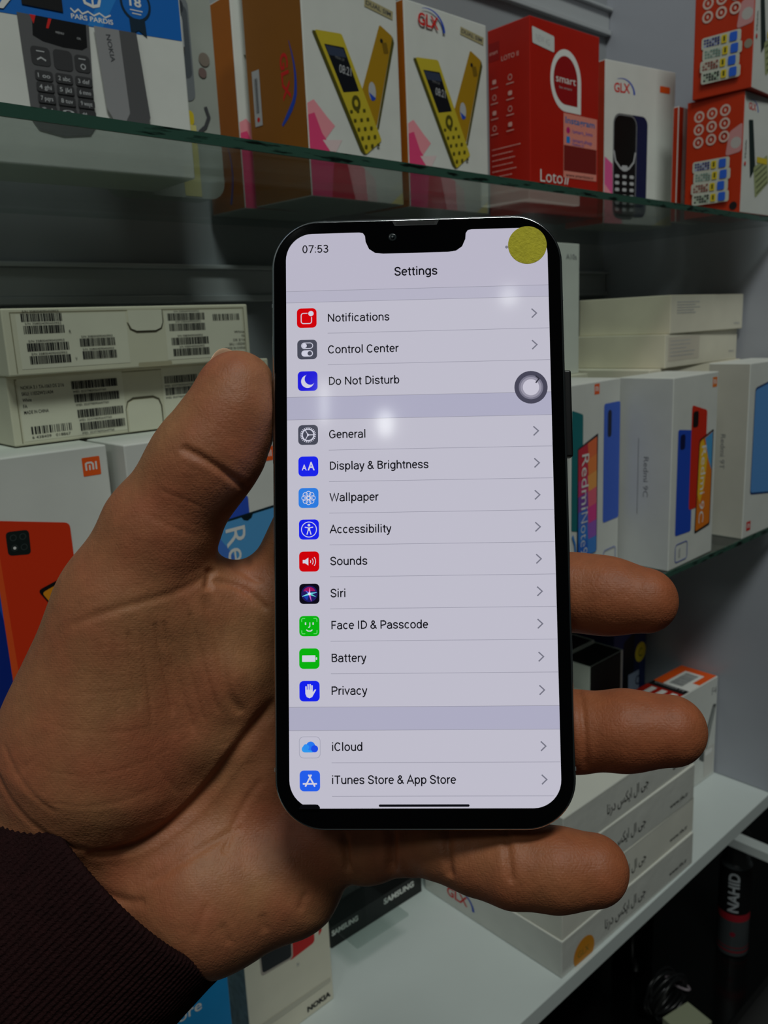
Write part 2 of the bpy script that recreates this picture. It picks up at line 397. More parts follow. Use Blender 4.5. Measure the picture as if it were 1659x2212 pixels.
# grey keypad phone box at the left
b = Box('phone_box', 'white box with a blue band and grey keypad phone picture, leftmost on upper glass', 'box', .1285, .4443, ZU, -2, .1355, .05, .13, WHITE)
F = b.face('F'); DX = 29.7
F.poly(BLUE2 := ink((20, 104, 190)), [(0.3, 66.8), (134.6, 71), (134.6, 129.6), (.3, 129.6)])
F.poly(ink((38, 128, 208)), [(DX+52, 69.6), (DX+60, 69.8), (DX+84, 110), (DX+76, 110)])
F.text(WH, 'پارس پرودیس' if False else 'PARS PARDIS', DX+44, 71.6, width=22, cap=2.2, rot=2, bold=.02)
F.line(WH, [(DX+44, 76.2), (DX+46, 74.6), (DX+48, 76.3), (DX+50, 74.6), (DX+53, 76.2), (DX+56, 74.8), (DX+59, 76.5), (DX+62, 75), (DX+65, 76.6)], .7)
F.line(WH, [(DX+51, 83), (DX+52, 80), (DX+56, 79), (DX+59, 80), (DX+60, 83)], 1.4); F.line(WH, [(DX+56, 84), (DX+56, 79)], 1.0)
F.disc(DKB := ink((22, 44, 60)), DX+79.4, 84.7, 8.6); F.disc(BLUE2, DX+79.4, 84.7, 7.3); F.text(WH, '18', DX+76, 83.4, width=6.6, cap=4.2, bold=.02)
F.rect(WH, DX+76, 81.2, DX+83, 81.7); F.rect(WH, DX+77, 79.6, DX+82, 80.1)
F.poly(DKB, [(DX+75, 77.5), (DX+83.8, 77.5), (DX+84.2, 69.4), (DX+79.6, 72), (DX+75.4, 69.2)])
F.poly(ink((70, 84, 70)), [(DX-2, 72), (DX+4, 70), (DX+6, 71), (DX, 76)]); F.poly(WH, [(DX+8, 69.6), (DX+11, 69.8), (DX+18, 78), (DX+15, 79)]); F.rect(K, DX+20, 73.4, DX+40, 82)
PG = ink((92, 92, 94)); PK = ink((58, 58, 60))
F.poly(PG, [(DX+17, 69.4)]+[(DX+18.2, 21), (DX+21, 17), (DX+33, 15), (DX+47, 17), (DX+50.2, 21), (DX+52.5, 69.6)])
F.poly(ink((8, 9, 14)), [(DX+24.2, 69.5), (DX+51, 69.6), (DX+50.4, 59.0), (DX+47.5, 57.2), (DX+38, 57), (DX+28, 58.2), (DX+23.4, 60.2)])
F.poly(RED, [(DX+23, 69.5), (DX+26, 69.5), (DX+24.5, 65.5)]); F.poly(RED, [(DX+32, 69.2), (DX+33.6, 69.2), (DX+31.6, 64.6), (DX+30.4, 64.6)])
F.text(LG, 'MENU', DX+35, 63, width=4, cap=1); F.text(LG, 'OK', DX+45.5, 62, width=2, cap=1)
F.rr(PK, DX+26, 51.2, 9.4, 8.6, 2); F.rr(PK, DX+37, 51.0, 9.6, 9.4, 2.2); F.rr(PK, DX+46.8, 50.8, 8, 8.0, 2)
F.line(LG, [(DX+24, 49.4), (DX+26, 50.6), (DX+28.4, 49.4)], .7); F.line(LG, [(DX+24, 53.4), (DX+28, 53.4)], .5); F.line(LG, [(DX+45, 53.0), (DX+48.6, 53.0)], .5); F.ring(LG, DX+47, 49.4, 1.4, .5, 14)
for r_ in range(4):
    for c_ in range(3):
        kx = DX+26.4+c_*10.0; ky = 42.4-r_*5.25
        F.rr(PK, kx, ky, 8.8, 4.5, 1.4)
        ch = ('1 oo', '2 abc', '3 def', '4 ghi', '5 jkl', '6 mno', '7 pqrs', '8 tuv', '9 wxyz', '* +', '0', '# _')[r_*3+c_]
        F.text(LG, ch, kx-3, ky-1.0, width=6, cap=2.0, bold=.01)
GG = ink((142, 142, 144)); GG2 = ink((84, 84, 86))
F.poly(GG, [(DX+54.6, 69.5), (DX+68, 69.8), (DX+70, 30), (DX+66, 24.5), (DX+60, 26), (DX+57, 31)])
F.poly(GG2, [(DX+68, 69.8), (DX+77.6, 70), (DX+81, 29), (DX+79, 24), (DX+66, 24.2), (DX+69.5, 30)])
F.text(DKG, 'NOKIA', DX+60.6, 66.6, width=13, cap=2.4, rot=-84, bold=.02)
b.close()
# clear blister pack behind it
root = empty('blister_pack', (.245, .4985, ZU), 0, 'clear plastic blister pack with a silver phone, behind the grey keypad phone box', 'package')
bm = bm_loft([[(a/1000, y, c/1000) for a, c in rr_pts(76, 128, 11, 8, 38, 64)] for y in (.0002, .018)], True)
bmesh.ops.recalc_face_normals(bm, faces=bm.faces)
link('plastic_shell', bm, mat('cloudy_plastic_shell', (166, 172, 164), .22, .5, noise=.08, nscale=30), root)
ik = Ink().flat((0, 0, 0), (1, 0, 0), (0, 0, 1), .1)
ik.rr(ink((120, 126, 130), .2), 52, 88, 15, 60, 5); ik.rr(ink((86, 92, 98), .2), 53, 92, 11, 42, 4); ik.rr(ink((62, 66, 72), .2), 50, 112, 12, 8, 3)
ik.rr(YEL, 52, 48, 10, 9, 3); ik.rect(ink((214, 206, 130)), 46, 1, 58, 44); ik.line(DKG, [(60, 40), (65, 44), (68, 50), (66, 56)], 2.4); ik.disc(ink((130, 120, 110)), 68, 84, 4); ik.disc(ink((120, 100, 96)), 66, 76, 3)
o = ik.done('insert_card', root); o['label'] = 'printed insert with a silver phone and yellow patch'
bm = bmesh.new()
for px, pz in ((52, 96), (50, 82)):
    bm_loft([[(px/1000+a/1000, -.0025*k, pz/1000+c/1000) for a, c in rr_pts(5-k*2.4, 22-k*6, 1.0, 4)] for k in (0, .5, 1)], True, bm)
bmesh.ops.recalc_face_normals(bm, faces=bm.faces)
link('shell_bulge', bm, mat('shiny_clear_bulge', (176, 180, 182), .08, .6), root)
# flip phone boxes
def flip_front(F, s=1., dx=0, dy=0):
    q = lambda P: [(dx+x*s, dy+y*s) for x, y in P]
    F.poly(PINK2, q([(.3, 57), (6, 60), (17, 51), (24, 46), (12, 34), (.3, 20)]))
    F.poly(PINK, q([(.3, 50), (6, 52), (12, 40), (22, 30), (24, 8), (20, .5), (.3, .5)]))
    F.poly(PALE, q([(12, 36), (30, 38), (24, 30), (20, 28)])); F.poly(PINK3, q([(22, 30), (33, 26), (42, 12), (44, .5), (18, .5)]))
    F.poly(PINK2, q([(33, 26), (50, 22), (56, .5), (40, .5)])); F.poly(PALE, q([(50, 22), (60, 16), (62, .5), (52, .5)])); F.poly(YELP, q([(76, .5), (89, 9), (89, .5)]))
    F.quad_rr(GOLD2, q([(84, 112), (71, 117), (50, 70), (64, 50)]), .12)
    F.poly(OLV, q([(84, 112), (85.4, 108), (66, 49), (64.4, 50)]))
    F.disc(K, dx+72.5*s, dy+107*s, 1.5*s); F.rr(ink((120, 92, 18)), dx+76*s, dy+103*s, 5*s, 7*s, 1, 15)
    F.disc(LG, dx+61*s, dy+73*s, 3.6*s, 6*s); F.poly(BLUE, q([(57.6, 72), (64.4, 69), (62.8, 67.4), (60, 67)]))
    F.poly(OLV, q([(7.6, 101), (10.5, 101.5), (53, 31.5), (50, 31), (47, 33)]))
    F.quad_rr(GOLD, q([(10, 102), (34, 104), (68.5, 42), (52, 31)]), .07)
    F.quad_rr(ink((14, 18, 26)), q([(17.5, 95), (35.5, 96), (48, 71), (33, 68)]), .04)
    F.poly(ink((52, 62, 84)), q([(18.6, 94.4), (34.8, 95), (37.5, 90), (21.5, 89)]))
    F.text(LG, '08:21', dx+30*s, dy+80*s, width=11*s, cap=5.2*s, rot=-4, bold=.0); F.text(GR, 'MON 24', dx+27*s, dy+88*s, width=8*s, cap=1.6*s, rot=-4)
    F.disc(OLV, dx+44.5*s, dy+63*s, 4.2*s, 5*s); F.disc(GOLD, dx+44.5*s, dy+63*s, 1.8*s, 2.2*s)
    for r_ in range(5):
        for c_ in range(3):
            F.rr(OLV, dx+(39.5+r_*3.1+c_*6.2)*s, dy+(57-r_*5.2+c_*1.2)*s, 2.6*s, 2.0*s, .5*s, 12)
def gold_tag(b, u0, v0, w=28, hh=5.6, rot=-6):
    p = b.part('F'); c, q = math.cos(R(rot)), math.sin(R(rot))
    p.poly(ink((170, 160, 120)), [(u0+x*c-y*q, v0+x*q+y*c) for x, y in ((0, 0), (w, 0), (w, hh), (0, hh))])
    p.text(DKG, 'DUAL SIM', u0+1.5*c, v0+1.5*c, width=w*.88, cap=hh*.48, rot=rot, bold=.02)
    p.done('foil_strip', b.root)
b = Box('phone_box', 'orange-sided box mostly hidden behind the flip phone box with the side barcode sticker', 'box', .3536, .5246, ZU, 0, .09, .044, .1383, WHITE, left=ORANGEB)
F = b.face('F'); flip_front(F)
L = b.face('L'); L.text(RED, 'GLX', 12.5, 44, width=27, cap=7, rot=-90, bold=.02); L.line(BLUE, [(26+5*math.sin(t*math.pi/12), 48-t*3.6) for t in range(13)], [.3+t*.17 for t in range(13)])
b.close()
b = Box('phone_box', 'white flip phone box with a broad brown-orange side bearing a barcode sticker', 'box', .3625, .4587, ZU, 3.7, .0896, .060, .150, WHITE, left=BROWNB)
F = b.face('F'); flip_front(F, 1., 0, 0)
gold_tag(b, 57, 125.5)
L = b.face('L')
L.text(RED, 'GLX', 36, 91, width=29, cap=7.5, rot=-87, bold=.03)
L.line(BLUE, [(46+4.5*math.sin(t*math.pi/11)-(.0 if t < 9 else (t-8)**1.6*1.1), 97-t*4.1) for t in range(13)], [.3+t*.32 for t in range(11)]+[3.0, 1.6])
p = b.part('L'); p.rect(LG, 6, 52, 14, 87); p.bars(K, 8, 60, 4.2, 22, 3); p.disc(RED, 10, 56, 1.6)
p.done('barcode_sticker', b.root); b.close()
b = Box('phone_box', 'white flip phone box with only a thin orange side, beside the red box', 'box', .4622, .4677, ZU, 1.7, .0928, .05, .1408, WHITE, left=ORANGEB)
F = b.face('F'); flip_front(F, 1.02, 0, 0)
glx(F, 13.5, 126.5, 22); gold_tag(b, 61, 128.6)
b.close()
# red box
b = Box('phone_box', 'tall red phone box with a white teardrop emblem and pale shop sticker', 'box', .5839, .4500, ZU, -1.25, .0942, .0445, .1483, REDC)
F = b.face('F')
def drop(ik, m, cx, cy, r):
    P = [(cx+r*math.cos(R(a)), cy+r*1.14*math.sin(R(a))) for a in range(0, 271, 9)]
    P.append((cx+r, cy-r*1.14)); ik.poly(m, P)
drop(F, WH, 47, 107, 21); drop(F, ink((150, 14, 18)), 46.6, 107.2, 16.4)
F.text(WH, 'smart', 33.5, 105, width=27, cap=6, bold=.0); F.text(LG, 'be smart', 38, 100.5, width=17, cap=1.8)
F.text(WH, 'Loto', 12.5, 25.5, width=30, cap=10, rot=0, bold=-.005); F.text(WH, '//', 45, 26, width=7, cap=9.5, rot=0, bold=.03)
p = b.part('F'); p.quad_rr(ink((206, 210, 206)), [(3, 129), (31, 126), (31, 138), (2.4, 141)], .12); p.text(LG, 'NEW 4G', 7, 131.4, width=18, cap=5, rot=-5); o = p.done('model_sticker', b.root); o['label'] = 'small white sticker'
p = b.part('F'); p.rect(ink((226, 140, 124)), 43.6, 31, 91.4, 82); p.rect(ink((120, 30, 26)), 44.2, 36.5, 91, 57)
p.text(ink((20, 110, 170)), 'اینستاگرام' if False else 'Instagram', 46, 74.5, width=42, cap=5, bold=.02)
p.disc(ink((190, 30, 110)), 50, 69, 2.6); p.rr(ink((30, 130, 210)), 50, 61.5, 5, 5.4, 1); p.text(BLUE, '/smart_loto', 55, 67.4, width=30, cap=3); p.text(BLUE, '/smart.shop', 55, 60.4, width=29, cap=3); p.text(BLUE, '/loto.ir', 55, 56.2+1.4, width=18, cap=2.2)
p.text(K, 'www.smartloto.ir', 47, 32.2, width=40, cap=2.6)
o = p.done('shop_sticker', b.root); o['label'] = 'pale pink sticker with web addresses'
L = b.face('L'); rose = ink((224, 170, 160))
L.rect(ink((150, 22, 16)), 1, 124, 13, 138); L.text(rose, 'smart', 2, 129, width=9, cap=3); L.text(rose, 'LOTO II', 15, 122, width=18, cap=3.6)
for r_ in range(4):
    for c_ in range(2):
        x_, y_ = 7+c_*17, 108-r_*12
        L.ring(rose, x_, y_, 2.3, .6, 12) if (r_+c_) % 2 else L.rr(rose, x_, y_, 4.2, 3.4, 1)
        L.rect(rose, x_-4, y_-5, x_+4, y_-4.3)
small_lines(L, rose, 4, 55, 34, 7, 4.4, .7, 4); L.text(rose, 'IMEI', 4, 6, width=8, cap=2.4)
b.close()
# white slim keypad phone box
b = Box('phone_box', 'white box with a dark blue keypad phone picture, right of the red box', 'box', .7206, .4694, ZU, -8.6, .1005, .05, .1435, WHITE, left=ORRED)
F = b.face('F'); glx(F, 12, 117, 22, 2); F.rr(ORG, 84.5, 126, 15, 6, 1)
F.poly(ink((222, 90, 150)), [(.3, 60), (11, 54), (13, .5), (.3, .5)]); F.poly(YELP, [(72, .5), (99.5, 12), (99.5, .5)]); F.poly(PINK2, [(.3, .5), (26, .5), (14, 24), (.3, 36)])
F.poly(ink((20, 24, 66)), rr_pts(30, 92, 8, 6, 45, 53)); F.poly(ink((12, 13, 16)), rr_pts(33, 94, 9, 6, 28, 52)); F.line(GR, rr_pts(32, 92, 9, 6, 28, 52), 1.1, True)
F.rr(ink((5, 8, 8)), 27.5, 75, 26, 44, 5); F.line(LG, [(12.5, 66), (15, 57), (22, 51), (28, 49), (34, 51), (40.6, 57), (43, 66)], 1.8); F.rr(LG, 28, 51, 9, 5, 2)
for r_ in range(6):
    for c_ in range(3): F.rr(LG, 17.5+c_*10.3, 43.5-r_*6, 6, 3.0, 1.2)
b.close()
# narrow edge of another box
b = Box('phone_box', 'narrow red and white box edge standing between the blue keypad phone box and orange stack', 'box', .7835, .4300, ZU, 0, .045, .006, .1035, WHITE, left=ORRED, front=WHITE)
F = b.face('F'); F.rect(ORRED, .4, .5, 8.5, 103); F.rect(K, 18, 40, 26, 70); F.text(K, 'GLX', 15.8, 30, width=16, cap=3, rot=90); F.disc(RED, 14, 24, 1.6); F.rect(WH, 9, 20, 14.5, 66)
b.close()
# two orange boxes
def orange_box(x, y, z, yaw, h, label, d, two):
    b = Box('phone_box', label, 'box', x, y, z, yaw, .08, d, h, ORRED, front=WHITE, group=None)
    L = b.face('L'); cw = ink((206, 180, 168))
    for r_ in range(3):
        for c_ in range(3):
            L.ring(cw, 12+c_*12.2, 88-r_*11+c_*.5, 4.9, 1.7, 20); L.disc(cw, 12+c_*12.2, 88-r_*11+c_*.5, 1.1, 1.6, 8)
    tb = [ink((150, 160, 200)), ink((170, 186, 176)), ink((196, 176, 160)), ink((160, 184, 160))]; td = [ink((40, 44, 120)), ink((110, 140, 130)), ink((130, 60, 50)), ink((20, 50, 40))]
    for k in range(4):
        y0 = 40-k*9.6; x0 = 8.5+(1.5 if k % 2 else 0)
        L.rr(ink((190, 194, 180)), x0+16.5, y0+4.6, 35, 9.8, 2)
        for i in range(6):
            for j in range(3):
                L.rect(td[k] if (i+j+k) % 4 else tb[k], x0+1+i*2.5, y0+1.4+j*2.4, x0+2.9+i*2.5, y0+3.1+j*2.4)
        L.rr(YEL, x0+19.5, y0+4.6, 5, 6.6, 1); L.rect(ink((70, 76, 20)), x0+18.6, y0+2.6, x0+20.4, y0+6.8); L.rr(ink((40, 96, 206)), x0+27.6, y0+4.6, 6.6, 7.4, 1.2)
    F = b.face('F'); glx(F, 9, 88, 15)
    F.quad_rr(ink((24, 40, 36)), [(10, 79), (19, 80), (28, 40), (18, 30)], .15); F.quad_rr(ink((160, 168, 120)), [(24, 40), (52, 54), (58, 30), (30, 14)], .1)
    for i in range(5): F.line(ink((84, 92, 60)), [(27+i*1.4, 37-i*4.6), (50+i*1.2, 48-i*4.4)], 1.2)
    F.rect(YEL, 30, 45, 52, 50)
    F.text(K, 'Mobile', 7.6, 47, width=15, cap=3, rot=90); F.disc(RED, 6, 42, 1.8)
    s = b.part('L'); s.quad_rr(ink((196, 140, 140)), [(38, 50), (d*1000-.5, 52), (d*1000-.5, 76), (41, 70)], .2); s.disc(ink((180, 176, 172)), d*1000-6, 60, 4.8)
    o = s.done('seal_sticker', b.root); o['label'] = 'translucent pinkish sticker over the corner'
    if two: s = b.part('L'); s.disc(K, d*1000-6, 6.6, 3.6); s.done('black_dot_sticker', b.root)
    else: s = b.part('L'); s.disc(ink((140, 132, 116)), d*1000-4, 36, 3.6); s.done('grey_dot_sticker', b.root)
    b.close()
orange_box(.7760, .3640, ZU, .5, .1022, 'lower of the two stacked orange boxes at the right, with a black dot', .0533, True)
orange_box(.7745, .3580, ZU+.1024, 3.2, .1022, 'upper of the two stacked orange boxes at the top right, with a grey dot', .0529, False)

# ------------------------------------------------------------------ middle shelf
MI = ink((236, 92, 28)); 
def mi_logo(b, x, y, s, red=MI, face='F'):
    F = b.i
    F.rr(red, x, y, s, s*1.02, s*.06)
    F.line(WH, [(x-.30*s, y-.20*s), (x-.30*s, y+.16*s), (x-.22*s, y+.21*s), (x+.0*s, y+.21*s), (x+.09*s, y+.13*s), (x+.09*s, y-.20*s)], .095*s)
    F.rect(WH, x-.145*s, y-.2*s, x-.06*s, y+.08*s); F.rect(WH, x+.22*s, y-.2*s, x+.31*s, y+.24*s)
b = Box('phone_box', 'white box with an orange-red phone picture, at the left edge beside the hand', 'box', .095, .405, ZM, 0, .083, .055, .165, WHITE)
F = b.face('F'); mi_logo(b, 74.2, 155.2, 9.2)
F.poly(ink((24, 76, 176)), rr_pts(38, 100, 6, 5, 12, 56)); F.poly(ink((8, 40, 130)), [(-6.5+7, 20), (24, 20), (24, 80), (20, 100), (8, 100)])
F.quad_rr(ink((214, 52, 16)), [(22.4, 137), (59.6, 129), (59.6, 22), (22.4, 22)], .07); F.poly(ink((226, 82, 30)), [(22.4, 130), (24.6, 134), (26, 22.5), (22.4, 22.5)])
F.quad_rr(ink((20, 30, 28)), [(28.8, 130.2), (39.6, 129.4), (39.2, 117.2), (28.6, 118.6)], .2)
for u, v in ((32, 126.8), (36.4, 126.6), (32, 121.8), (36.4, 121.4)): F.ring(ink((50, 60, 58)), u, v, 1.6, .4, 14)
F.disc(WH, 32, 121.8, .7)
F.quad_rr(ink((14, 14, 16)), [(39.8, 98.6), (59.5, 104.5), (80, 108), (80, 30)], .1); F.quad_rr(ink((222, 140, 24)), [(41.6, 97), (59.5, 102.6), (79, 106), (79, 30)], .1); F.rect(WH, 44.4, 90, 50, 92)
F.text(ink((60, 110, 190)), 'Redmi 9C', 23, 41, width=18, cap=3)
b.close()
b = Box('phone_box', 'white box with a light blue phone screen and large white rotated letters, behind the thumb', 'box', .1817, .393, ZM, 0, .09, .055, .165, WHITE)
F = b.face('F'); mi_logo(b, 85.5, 149.4, 8)
F.quad_rr(ink((46, 84, 196)), [(30, 122), (70, 128), (70, 30), (30, 30)], .05)
F.quad_rr(ink((14, 40, 52)), [(38, 115), (89, 119.5), (89, 20), (38, 20)], .06); F.quad_rr(ink((84, 158, 214)), [(38.6, 113.8), (89, 118), (89, 22), (38.6, 22)], .06)
F.poly(ink((70, 120, 206)), [(38.8, 108), (46, 112), (60, 92), (60, 24), (38.8, 24)])
F.poly(ink((14, 30, 36)), [(64, 116.6), (72.5, 117.2), (71, 114.6), (68.4, 113.4), (65.8, 114.2)])
F.text(WH, 'Redmi 9', 53.5, 111, width=66, cap=13, rot=-88, bold=.0)
b.close()
BK = 'blank white box in the second row of the middle shelf, '
b = Box('phone_box', BK+'under the barcoded boxes', 'box', .10, .4612, ZM, 0, .20, .09, .1655, GREYW); b.close()
b = Box('phone_box', BK+'under the tall white box', 'box', .53, .450, ZM, 0, .138, .06, .1663, WARM); b.close()
b = Box('phone_box', BK+'under the two cream boxes', 'box', .699, .405, ZM, 0, .183, .11, .1672, WARM); b.close()
b = Box('phone_box', 'white box with a teal phone and rainbow screen picture, right beside the handheld phone', 'box', .5501, .3858, ZM, 5.2, .083, .05, .1655, WHITE)
F = b.face('F'); mi_logo(b, 41.6, 159.4, 8.4)
F.quad_rr(ink((60, 100, 205)), [(54, 146), (82.6, 146), (82.6, 44), (54, 44)], .1); F.rr(ink((18, 22, 50)), 64, 128.6, 6.8, 23, 3)
F.quad_rr(ink((0, 108, 112)), [(1, 146), (19, 141), (19, 44), (1, 48)], .1)
F.quad_rr(ink((14, 26, 40)), [(10.4, 114), (44, 123), (43.5, 22), (10, 20)], .03)
rows = [((196, 40, 60), (232, 110, 60)), ((200, 44, 70), (236, 130, 60)), ((196, 50, 110), (236, 160, 80)), ((120, 70, 160), (230, 100, 120)), ((70, 110, 200), (220, 60, 140)), ((40, 120, 210), (150, 90, 190)), ((30, 100, 200), (60, 130, 210))]
for k, (c1, c2) in enumerate(rows):
    t0, t1 = k/len(rows), (k+1)/len(rows)
    fl = lambda t, s: (11.5+30.5*s, 113-91*t+(7.5 if True else 0)*s*(1-t))
    F.poly(ink(c1), [fl(t0, 0), fl(t1, 0), fl(t1, .55), fl(t0, .5)]); F.poly(ink(c2), [fl(t0, .5), fl(t1, .55), fl(t1, 1), fl(t0, 1)])
F.text(WH, 'Redmi', 17, 108.5, width=46, cap=11.5, rot=-91, bold=.0); F.text(WH, 'Note9', 16, 60, width=36, cap=11.5, rot=-91, bold=-.015)
F.line(BLUE, rr_pts(22, 14, 3, 4, 66, 12), .7, True); F.line(ink((20, 120, 200)), [(2, 44), (6, 36), (8, 22)], 2.4)
b.close()
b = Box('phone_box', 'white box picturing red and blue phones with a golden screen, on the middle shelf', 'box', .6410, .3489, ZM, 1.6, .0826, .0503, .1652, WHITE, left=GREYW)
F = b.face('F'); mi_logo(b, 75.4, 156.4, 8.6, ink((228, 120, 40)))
F.quad_rr(ink((34, 76, 190)), [(10, 121.5), (38, 118), (39, 28), (10, 29)], .09); F.rr(ink((18, 24, 70)), 18.6, 110, 9, 13, 2.6)
F.quad_rr(ink((206, 44, 22)), [(33.6, 140), (62.4, 133), (62.4, 48), (33.6, 48)], .1); F.rr(ink((30, 18, 18)), 41, 127, 10.4, 14, 2.6)
F.quad_rr(ink((20, 24, 26)), [(49, 108), (76.4, 115), (76, 27), (46, 24)], .08)
F.quad_rr(ink((224, 120, 24)), [(50.4, 106.6), (75, 113), (74.6, 29), (47.4, 26)], .08); F.poly(ink((236, 186, 40)), [(50.4, 104), (56, 108.4), (66, 92), (62, 66), (54, 50), (49, 60)]); F.poly(ink((80, 160, 214)), [(60, 108.4), (74.6, 112.6), (74.8, 78), (68, 88)])
F.text(WH, 'Redmi 9C', 54.5, 102, width=70, cap=9, rot=-91, bold=.0)
F.line(BLUE, rr_pts(22, 16, 3, 4, 22, 13), .7, True); F.rect(LG, 18, 9, 20, 17)
L = b.face('L'); L.line(GR, [(19.8, 114), (19.8, 47)], .5); L.text(GR, 'Redmi 9C', 25, 98, width=35, cap=4.6, rot=-90)
b.close()
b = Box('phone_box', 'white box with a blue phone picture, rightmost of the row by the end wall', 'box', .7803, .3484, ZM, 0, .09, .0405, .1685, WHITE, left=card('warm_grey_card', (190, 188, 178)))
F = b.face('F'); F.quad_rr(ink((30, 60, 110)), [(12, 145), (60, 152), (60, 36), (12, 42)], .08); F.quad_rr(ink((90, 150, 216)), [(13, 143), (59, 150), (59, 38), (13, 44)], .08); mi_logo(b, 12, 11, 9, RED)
L = b.face('L'); L.line(GR, [(8.6, 118), (8.6, 52)], .5); L.text(GR, 'Redmi 9T', 15, 101, width=34, cap=4.6, rot=-90)
b.close()
# barcoded boxes: end face with a lid rim, label and thumb notch
def barcode_box(x, y, z, yaw, w, d, h, label, lower):
    b = Box('phone_box', label, 'box', x, y, z, yaw, w, d, h, CREAM)
    W_, H_ = b.w, b.h; F = b.face('F')
    shade = ink((150, 142, 118))
    F.line(shade, [(4, 1.2), (4, H_-2), (W_-3, H_-2), (W_-3, 1.2)], .5)
    if lower:
        b.slab('thumb_tab', 'F', WARM, [(62, .5), (62, 13), (63, 16), (66, 17.6), (78, 17.6), (81, 16), (82, 13), (82, .5)], .5)
        F.line(ink((92, 86, 70)), [(61.2, .5), (61.2, 13), (62.6, 17), (66, 18.6), (78, 18.6), (81.4, 17), (82.8, 13), (82.8, .5)], [.3, .4, .7, 1.2, 1.2, 1, .8, .4])
        p = b.part('F', .1); p.rect(WARM, 5, 2, 61, H_-1.5)
        for k, t in enumerate(('NOKIA 3.1 TA-1063 DS 2/16', 'SKU: 11ES2W21A04', 'White', 'FA', 'MADE IN CHINA')):
            p.text(K, t, 6.6, 28.2-k*3.1, width=(22, 16, 4.6, 2, 12.5)[k], cap=1.7, bold=.01)
        p.bars(K, 9, 5.2, 21, 4, 11, .4); p.text(K, '6 438409   018867', 9, 3, width=20, cap=1.4)
        for k in range(4):
            y0 = 26.2-k*6.9-(1.2 if k > 1 else 0); p.bars(K, 32.5+k*.7, y0, 25.5, 4.2, 21+k, .8); p.text(K, 'IMEI: 353778092647760', 33+k*.7, y0-1.9, width=18, cap=1.1)
        p.done('barcode_label', b.root)
        p = b.part('F', .1); p.rect(WARM, 84.5, 2, 150, H_-1.5)
        for k in range(2):
            y0 = 25-k*6.6; p.bars(K, 86, y0, 21, 4.2, 31+k, .8); p.text(K, 'IMEI: 353778092647760', 86, y0-1.9, width=18, cap=1.1)
            p.bars(K, 114+k*.3, y0, 25, 4.2, 35+k, .8); p.text(K, 'IMEI: 353778092647760', 114, y0-1.9, width=18, cap=1.1)
        p.text(K, 'A', 110.5, 27.4, width=1.4, cap=1.6); p.text(K, 'B', 110.5, 13, width=1.4, cap=1.6); p.bars(K, 113, 9, 18, 4, 40, .7)
        p.done('barcode_label', b.root)
    else:
        b.slab('thumb_tab', 'F', WARM, [(64.6, H_-2), (64.6, 23.4), (66, 20.6), (69, 19.4), (80, 19.4), (83, 20.6), (84.4, 23.4), (84.4, H_-2)], .5)
        F.line(ink((92, 86, 70)), [(64, 24), (65.4, 20.4), (69, 18.8), (80, 18.8), (83.6, 20.4), (85, 24), (85, H_-2)], [.5, .9, 1.1, 1.1, .9, .6, .3]); F.rr(ink((176, 166, 140)), 78, 1.4, 20, 2.4, .8)
        p = b.part('F', .1); p.rect(WARM, 6.5, 3, 63.5, H_-3)
        for k in range(4):
            y0 = (25.6, 19.8, 11.4, 5.2)[k]; p.bars(K, 9+k*.6, y0, 21, 4, 50+k, .8); p.text(K, 'S/N 358004090450952', 10+k*.6, y0+4.4, width=18, cap=1.1)
        for k in range(2):
            y0 = (12.6, 6.2)[k]; p.bars(K, 37+k*.7, y0, 19.5, 4, 60+k, .8); p.text(K, 'S/N 358004090450952', 38, y0+4.4, width=17, cap=1.1)
        p.text(K, 'R', 32, 19.6, width=1, cap=1.6); p.text(K, 'V', 33.6, 6, width=1, cap=1.6)
        p.done('barcode_label', b.root)
        p = b.part('F', .1); p.rect(WARM, 86, 3, W_-4.5, H_-3)
        for k in range(4):
            y0 = (24, 18.4, 10.8, 4.8)[k]; p.bars(K, 88+k*.5, y0, 23.5, 4, 70+k, .8); p.text(K, 'S/N 358004090450952', 92+k*.5, y0+4.4, width=16, cap=1.1)
        p.bars(K, 116.5, 23.4, 18, 3.6, 80, .4)
        for k in range(5): p.text(K, ('White', 'FA', 'DS 2/16', 'SKU 11ES2W', 'MADE IN CHINA')[k], 137-(7, 2, 8, 11, 14)[k], 16-k*2.3, width=(7, 2, 8, 11, 14)[k], cap=1.3)
        p.done('barcode_label', b.root)
    b.close()
barcode_box(.1440, .4356, -.0512, 0, .1575, .10, .0352, 'lower cream box of the barcoded pair, with address lines at its left end', True)
barcode_box(.1425, .4250, -.0158, .5, .1405, .10, .0322, 'upper cream box of the barcoded pair at the left', False)
b = Box('phone_box', 'tall plain white box just right of the handheld phone, against the dark back wall', 'box', .5857, .4528, -.0505, 3.9, .08, .05, .1154, WHITE)
F = b.face('F'); F.text(GR, 'A10s', 57, 101.6, width=18, cap=4.6, bold=.01); b.close()
b = Box('phone_box', 'lower of the two flat cream boxes stacked by the end wall', 'box', .7190, .4010, -.0496, 2.4, .158, .104, .0310, CREAM, front=WARM)
F = b.face('F'); F.rect(ink((204, 196, 180)), 6, 6, 70, 28); small_lines(F, LG, 10, 24, 50, 5, 3.4, .8, 9); F.text(LG, 'vivo', 138, 8, width=12, cap=3); b.close()
b = Box('phone_box', 'upper of the two flat cream boxes stacked by the end wall', 'box', .7260, .4005, -.0185, 1.2, .153, .098, .0350, CREAM, front=WARM)
F = b.face('F'); small_lines(F, LG, 12, 28, 54, 5, 2.4, .9, 12); F.text(LG, 'vivo', 132, 5, width=13, cap=3); b.close()

